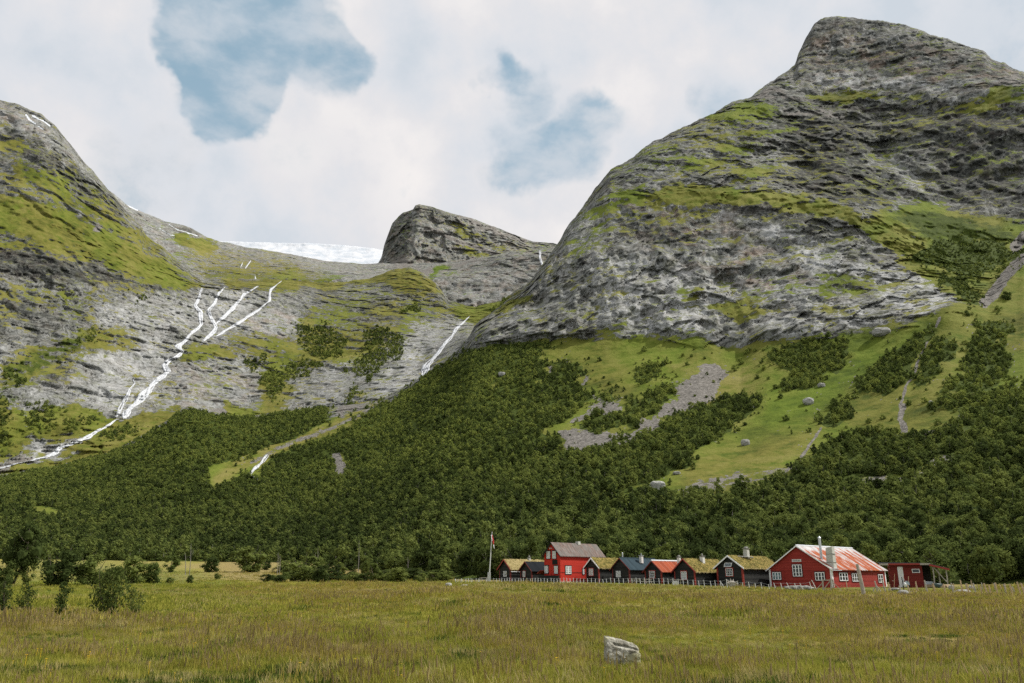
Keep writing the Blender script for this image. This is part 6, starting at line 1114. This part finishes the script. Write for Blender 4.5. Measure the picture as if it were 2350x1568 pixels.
# stone walls, stones
def stones(zi, x0, x1, y0, y1, R, n, label, name='stone_wall', sz=.22, seed=3, cat='stone wall', pale=False):
    c = gpos(zi, (x0+x1)/2, y1, R); rg = np.random.default_rng(seed); q = MB(); a = gpos(zi, x0, y1, R)-c; b = gpos(zi, x1, y1, R)-c; v0, v1 = Z(zi, (x0, y0), (x0, y1))[0][1], Z(zi, (x0, y0), (x0, y1))[1][1]; H = abs(v1-v0)/2003*R
    for i in range(n):
        t = rg.random(); z_ = rg.random()*H*(1-.5*abs(t-.5)); p = a.lerp(b, t) + Vector((0, rg.normal()*.12, z_)); s = sz*rg.uniform(.6, 1.3); q.rock((p.x, p.y, p.z), s*1.35, s, s*.5, seed*50+i, 2, .3)
    tag(q.build(name, M_stone, None, c), label, cat)
stones(3, 500, 872, 822, 885, 114., 90, 'low dry wall of flat grey stones against the farmhouse gable', sz=.25)
stones(4, 385, 510, 840, 868, 112., 26, 'low flat stone kerb in the grass before the white shed door', name='stone_kerb', seed=5, cat='stones')
def boulder(zi, x, y, w, h, R, label, seed=1, sub=4, mat=None, d=None, name='boulder', rough=.22, sq=.7):
    c = gpos(zi, x, y, R); W = w/ZO[zi][2]*K/1905*R; H = h/ZO[zi][2]*K/2003*R; q = MB(); q.rock((0, 0, H*.35), W/2, d or W*.4, H*.72, seed, sub, rough, sq); return tag(q.build(name, mat or M_stone, None, c, smooth=False), label, name)
boulder(4, 548, 965, 130, 62, 92, 'grey boulder in the grass in front of the red shed', 3); boulder(4, 700, 905, 95, 26, 100, 'flat low stone right of the larger boulder by the shed', 4); boulder(4, 1425, 880, 175, 45, 104, 'broad dark rock between the tall fence poles', 6); boulder(4, 1265, 805, 62, 52, 122, 'pale rounded boulder right of the shed lean-to', 8, mat=M_pale); boulder(4, 1560, 800, 56, 44, 125, 'small pale boulder behind the fence poles, right of the broad dark rock', 9, mat=M_pale)
boulder(22, 2062, 604, 62, 32, 100, 'pale stone in the meadow left of the flagpole', 12, mat=M_pale); boulder(22, 2210, 612, 70, 14, 98, 'low flat stone in the meadow below the fence end', 13)
# the foreground stone: a block with sloping top, high on the left
u_, v_ = (1421, 1531); Rk = ground_R(u_, v_); pk = ground_at(u_, Rk); sc_ = Rk/1975; bm = bmesh.new(); bmesh.ops.create_cube(bm, size=1); bmesh.ops.subdivide_edges(bm, edges=bm.edges, cuts=28, use_grid_fill=True)
P_ = np.array([v.co[:] for v in bm.verts]); f_ = [tuple(v.index for v in q.verts) for q in bm.faces]; bm.free(); r_ = np.linalg.norm(P_, axis=1); P_ = P_*(1-.11*sstep(.6, .86, r_))[:, None]
Wd, Hd = 76*sc_, 62*sc_; t_ = P_[:, 0]+.5; topz = 1.0-.26*t_-.10*t_**6; Zq = (P_[:, 2]+.5)*topz
groove = .10*np.exp(-((Zq/topz-.80)/.05)**2)*sstep(.15, .3, t_)*(1-sstep(.85, 1., t_))*(P_[:, 1] < -.2); X_ = P_[:, 0]*(1+.05*Zq); Y_ = P_[:, 1]*.75+groove - .10*(1-Zq)*(P_[:, 1] < 0)
Y_ = Y_ + .55*np.maximum(0, Zq/topz-.74)*(P_[:, 1] < 0)*.9
nz_ = .05*fbm(X_*3, Y_*3, Zq*3, 5, 800, .6)+.018*fbm(X_*14, Y_*14, Zq*14, 3, 810); nn_ = P_/np.linalg.norm(P_, axis=1)[:, None]
Q_ = np.stack([X_*Wd, Y_*Wd, Zq*Hd*1.12-.02], -1)+nn_*nz_[:, None]*Wd*1.3
ms_, nt = mat_new('lichened_stone'); tc = nt.new('ShaderNodeTexCoord').outputs['Object']; a1 = nt.noise(tc, 6, 7, .72); a2 = nt.noise(tc, 22, 6, .75); a3 = nt.noise(tc, 2.6, 4, .6)
c_ = nt.ramp(a1, [(.33, (.10, .09, .07)), (.46, (.23, .215, .17)), (.58, (.38, .365, .30)), (.72, (.54, .53, .47))]); c_ = nt.mix(nt.smooth(a3, .48, .62, 0, .55), c_, (.36, .34, .16)); c_ = nt.mix(nt.smooth(a2, .44, .34, 0, .85), c_, (.045, .042, .034)); c_ = nt.mix(nt.smooth(a2, .60, .70, 0, .6), c_, (.62, .62, .58)); finish(nt, c_, .92, nt.math('ADD', a1, nt.math('MULTIPLY', a2, .5)), .9, .03, .15)
mb = MB(); mb.v = [tuple(q) for q in Q_]; mb.f = f_; tag(mb.build('foreground_stone', ms_, None, Vector(pk), smooth=False), 'lichen-covered grey stone block with sloping top alone in the foreground grass', 'stone')
# large erratic blocks on the talus slope
for zi, x, y, w, h, lab, s in ((16, 1332, 1045, 95, 55, 'large split pale boulder at the foot of the green slope', 21), (16, 1448, 946, 44, 18, 'pale flat boulder left of the bright slope, above the split boulder', 22), (17, 880, 302, 66, 42, 'pale oblong boulder in the middle of the bright green slope', 23), (17, 968, 184, 50, 26, 'grey boulder cluster higher on the bright green slope', 24), (15, 1560, 750, 92, 42, 'smooth grey boulder at the foot of the cliff', 25), (16, 1870, 765, 50, 36, 'low broken rocks in the lower green slope', 26), (16, 380, 343, 46, 24, 'grey rock slab in the upper birch wood', 27), (17, 1715, 300, 26, 20, 'small pale stone beside the dark bushes at right', 28), (17, 495, 330, 26, 14, 'small pale stone below the upper bush bank', 29), (13, 1190, 1278, 52, 24, 'grey rock showing above the wood near the cliff foot', 30)):
    u, v = Z(zi, (x, y))[0]; p = surf(LA, u, v); R = math.hypot(p[0], p[1]); W = w/ZO[zi][2]*K/1905*R; H = h/ZO[zi][2]*K/1950*R; q = MB(); q.rock((0, 0, H*.4), W/2, W*.4, H*.62, s, 4, .3, .65); tag(q.build('boulder', M_pale if s in (21, 23, 28, 29) else M_stone, None, Vector(p)), lab, 'boulder')
# picnic table, bench, stump, tools, barrow
def table(zi, x, y, w, R, label, rz=.4):
    c = gpos(zi, x, y, R); W = w/ZO[zi][2]*K/1905*R; e = empty('picnic_table', c, rz); tag(e, label, 'table'); q = MB(); q.box(-W/2, W/2, -.35, .35, .70, .76); q.build('tabletop', M_grey, e)
    for s in (-1, 1):
        q = MB(); q.box(-W/2, W/2, s*.75-.13, s*.75+.13, .41, .46); q.build('bench_seat', M_grey, e); q = MB(); q.beam((s*W*.35, -.7, 0), (s*W*.35, -.15, .70), .09, .05, (1, 0, 0)); q.beam((s*W*.35, .7, 0), (s*W*.35, .15, .70), .09, .05, (1, 0, 0)); q.build('leg', M_grey, e)
table(1, 480, 815, 115, 129, 'grey picnic table behind the fence left of the flagpole'); table(2, 482, 712, 110, 123, 'grey bench table before the blue-roofed cabin'); table(2, 630, 722, 110, 120, 'low grey plank table before the rust-red-roofed cabin')
c = gpos(2, 1000, 722, 119.); e = empty('stone_table', c, .1); tag(e, 'pale stone table on a rounded boulder foot beside the red-boarded sod cabin', 'table'); q = MB(); q.rock((0, 0, .35), .42, .35, .42, 5, 3); q.build('foot', M_cwhite, e); q = MB(); q.box(-.62, .95, -.35, .35, .80, .87); q.build('tabletop', M_grey, e); q = MB(); q.beam((.8, 0, 0), (.8, 0, .80), .1, .1, (0, 1, 0)); q.build('leg', M_grey, e)
c = gpos(2, 1745, 725, 119.); q = MB(); rg = np.random.default_rng(9)
q.rock((.15, 0, .45), .5, .35, .42, 7, 3, .45, .8)
for i in range(11):
    a = i*.57; d = Vector((math.cos(a)*.95, rg.normal()*.2, math.sin(a)*.62)); q.tube([(.1, 0, .5), Vector((.1, 0, .5))+d*.6, Vector((.1, 0, .5))+d+Vector((rg.normal()*.08, 0, .1))], [.16, .10, .03], 6)
tag(q.build('tree_stump', M_grey, None, c), 'weathered pale upturned root stump below the cabin with the solar panel', 'tree stump')
q = MB(); c = gpos(2, 1640, 712, 120.); q.beam((-.9, 0, .32), (1.0, 0, .32), .28, .05); q.beam((-.6, 0, 0), (-.6, 0, .3), .2, .06); q.beam((.7, 0, 0), (.7, 0, .3), .2, .06); tag(q.build('plank_bench', M_grey, None, c), 'low plank bench left of the pale root stump', 'bench')
o, p, q_ = pole(4, (443, 625), (425, 830), 130.5, .035, M_tan, 'garden_broom', 'long-handled broom leaning on the shed wall left of the white door', 'broom'); q = MB(); q.beam((-.1, -.03, .95), (.22, -.03, .95), .05, .10); q.build('broom_head', M_grey, o)
c = gpos(4, 625, 838, 129.); e = empty('wheelbarrow', c, .3); tag(e, 'grey wheelbarrow tipped up against the shed with its handles in the air', 'wheelbarrow'); q = MB(); q.add([(-.34, -.15, .1), (.36, -.15, .1), (.42, .05, .95), (-.40, .05, .95), (-.25, .2, .2), (.27, .2, .2), (.3, .3, .8), (-.28, .3, .8)], [(0, 1, 2, 3), (7, 6, 5, 4), (0, 4, 5, 1), (1, 5, 6, 2), (2, 6, 7, 3), (3, 7, 4, 0)]); q.build('tray', simple('grey_plastic', (.17, .21, .22), .5, .1), e)
for s in (-1, 1): q = MB(); q.bar((s*.3, 0, .8), (s*.42, 0, 1.55), .03, 8); q.build('handle', M_redtrim if s < 0 else M_tan, e)
q = MB(); q.bar((-.06, -.3, .22), (.06, -.3, .22), .2, 14); q.build('wheel', M_dark, e)
c = gpos(4, 562, 850, 118.); e = empty('water_tap_post', c); tag(e, 'dark post with a pale round float in front of the white shed door', 'post'); q = MB(); q.tube([(0, 0, -.2), (.05, 0, .7), (-.02, 0, 1.55)], [.07, .06, .05], 7); q.build('post', M_dark, e); q = MB(); q.rock((.25, 0, .62), .22, .2, .30, 4, 3, .08, 1.); q.build('float', M_wwood, e)
c = gpos(4, 935, 800, 133.); e = empty('tarp_stack', c); tag(e, 'plank stack covered by a grey-white tarp inside the lean-to', 'tarp'); q = MB(); q.box(-.75, 1.0, -.3, .5, .35, .42); q.box(-.7, .9, -.25, .4, .1, .34); q.build('plank', M_tan, e); q = MB(); q.rock((.05, .1, .62), .7, .35, .25, 14, 3, .4); q.build('tarp', simple('grey_tarp', (.40, .44, .46), .5, .3, 2), e)
c = gpos(4, 1080, 815, 131.); q = MB(); q.rock((0, 0, .3), .6, .4, .32, 24, 3, .3); tag(q.build('tarp_bundle', simple('dark_green_tarp', (.05, .075, .07), .6, .3), None, c), 'dark green bundle on the ground between the lean-to poles', 'tarp')
c = gpos(4, 1185, 820, 130.); q = MB()
for i in range(7): q.bar((-.7+.12*i, -.3, .12+.1*(i % 3)), (.3+.1*i, .4, .14+.1*(i % 3)), .09, 8)
tag(q.build('log_pile', M_tan, None, c), 'small pile of brown logs at the right end of the lean-to', 'logs')
# ------------------------------------------------------------------ sky, clouds and sun
w = bpy.data.worlds.new('World'); scene.world = w; w.use_nodes = True; w.node_tree.nodes.clear(); nt = NT(w.node_tree)
SUN_AZ, SUN_EL = math.radians(84), math.radians(48)
sky = nt.new('ShaderNodeTexSky', sky_type='NISHITA', sun_disc=False, sun_elevation=SUN_EL, sun_rotation=SUN_AZ, air_density=1.0, dust_density=1.2, ozone_density=1.0)
d = nt.new('ShaderNodeTexCoord').outputs['Generated']
dn = nt.vmath('NORMALIZE', d)
wn = nt.new('ShaderNodeTexNoise', {'Vector': dn, 'Scale': 9., 'Detail': 7., 'Roughness': .6}).outputs['Color']
wsub = nt.vmath('SUBTRACT', wn, (.5, .5, .5)); wsc = nt.new('ShaderNodeVectorMath', operation='SCALE'); nt.l.new(wsub, wsc.inputs[0]); wsc.inputs['Scale'].default_value = .20
wn = nt.new('ShaderNodeTexNoise', {'Vector': dn, 'Scale': 7., 'Detail': 5., 'Roughness': .55}).outputs['Color']
ws = nt.new('ShaderNodeVectorMath', operation='SCALE'); nt.l.new(nt.vmath('SUBTRACT', wn, (.5, .5, .5)), ws.inputs[0]); ws.inputs['Scale'].default_value = .16
dw = nt.vmath('NORMALIZE', nt.vmath('ADD', dn, ws.outputs[0]))
blue = None
# openings between the clouds: direction, angular size, depth of the blue
for (u, v, rad, amt) in [(515, -25, 2.1, .50), (590, -30, 2.1, .42), (665, 0, 1.8, .62), (515, 55, 1.9, .50), (590, 60, 2.1, .34), (695, 85, 1.4, .50), (520, 125, 1.8, .70), (585, 130, 1.6, .42), (745, 150, 1.5, .72), (795, 158, 1., .40),
    (530, 190, 1.5, .85), (540, 240, 1.3, .85), (1122, 178, .9, .50), (1190, 192, 1.1, .62), (1255, 335, 2.0, .48), (1190, 375, 2.0, .46), (1320, 350, 1.6, .30),
    (1615, 190, 1.3, .36), (1690, 235, 1.5, .34), (340, 350, 2.6, .22), (390, 430, 3, .12), (700, 490, 3.5, .14), (2320, 80, 3, .42)]:
    x, y, z = [float(q) for q in ray(u, v)]; vec = Vector((x, y, z)).normalized()
    c = nt.vmath('DOT_PRODUCT', dw, tuple(vec), out=1)
    m = nt.smooth(c, math.cos(math.radians(rad*2.3)), 1., 0, amt*1.05)
    blue = m if blue is None else nt.math('ADD', blue, m)
fine = nt.noise(dn, 6.5, 9, .6, .05); big = nt.noise(dn, 3.2, 5, .5, .1); wisp = nt.noise(nt.vmath('MULTIPLY', dn, (1., 1., 1.8)), 14, 5, .55, .1)
blue = nt.math('ADD', blue, nt.math('MULTIPLY', nt.math('SUBTRACT', fine, .52), 2.1))
blue = nt.math('MULTIPLY', nt.smooth(blue, .16, .85), nt.smooth(wisp, .30, .68, 1., .42))
cl = nt.ramp(nt.math('ADD', nt.math('MULTIPLY', big, .5), nt.math('MULTIPLY', fine, .5)), [(.38, (.47, .515, .565)), (.46, (.545, .565, .60)), (.53, (.60, .595, .61)), (.62, (.69, .665, .655))])
skyb = nt.mix(1.0, nt.vmath('MULTIPLY', sky.outputs[0], (.09, .09, .09)), (1.15, 1.02, .88), 'MULTIPLY')
lift = nt.mix(.6, skyb, (.30, .45, .545))
col = nt.mix(blue, cl, lift)
sz = nt.new('ShaderNodeSeparateXYZ', {0: dn}).outputs[2]
col = nt.mix(nt.smooth(sz, .0, .42, .35, 0), col, (.49, .555, .60))
bg = nt.new('ShaderNodeBackground', {'Color': col, 'Strength': 1.0}).outputs[0]
nt.new('ShaderNodeOutputWorld', {'Surface': bg})
sd = bpy.data.lights.new('sun', 'SUN'); so = bpy.data.objects.new('sun', sd); COL.objects.link(so)
sd.energy = 3.9; sd.angle = math.radians(1.2); sd.color = (1, .965, .91)
so.rotation_euler = (math.pi/2-SUN_EL, 0, -SUN_AZ+math.pi); so.location = (200, 60, 300)
sv = Vector((math.sin(SUN_AZ)*math.cos(SUN_EL), math.cos(SUN_AZ)*math.cos(SUN_EL), math.sin(SUN_EL)))
so.rotation_euler = sv.to_track_quat('Z', 'Y').to_euler()
vs = scene.view_settings; vs.view_transform = 'Standard'; vs.look = 'None'; vs.exposure = 0.40; vs.gamma = 1.0; vs.use_curve_mapping = False
scene.cycles.max_bounces = 5; scene.cycles.diffuse_bounces = 2; scene.cycles.glossy_bounces = 1; scene.cycles.transmission_bounces = 2; scene.cycles.transparent_max_bounces = 4
scene.cycles.use_denoising = False

scene.cycles.use_adaptive_sampling = True; scene.cycles.adaptive_threshold = .02
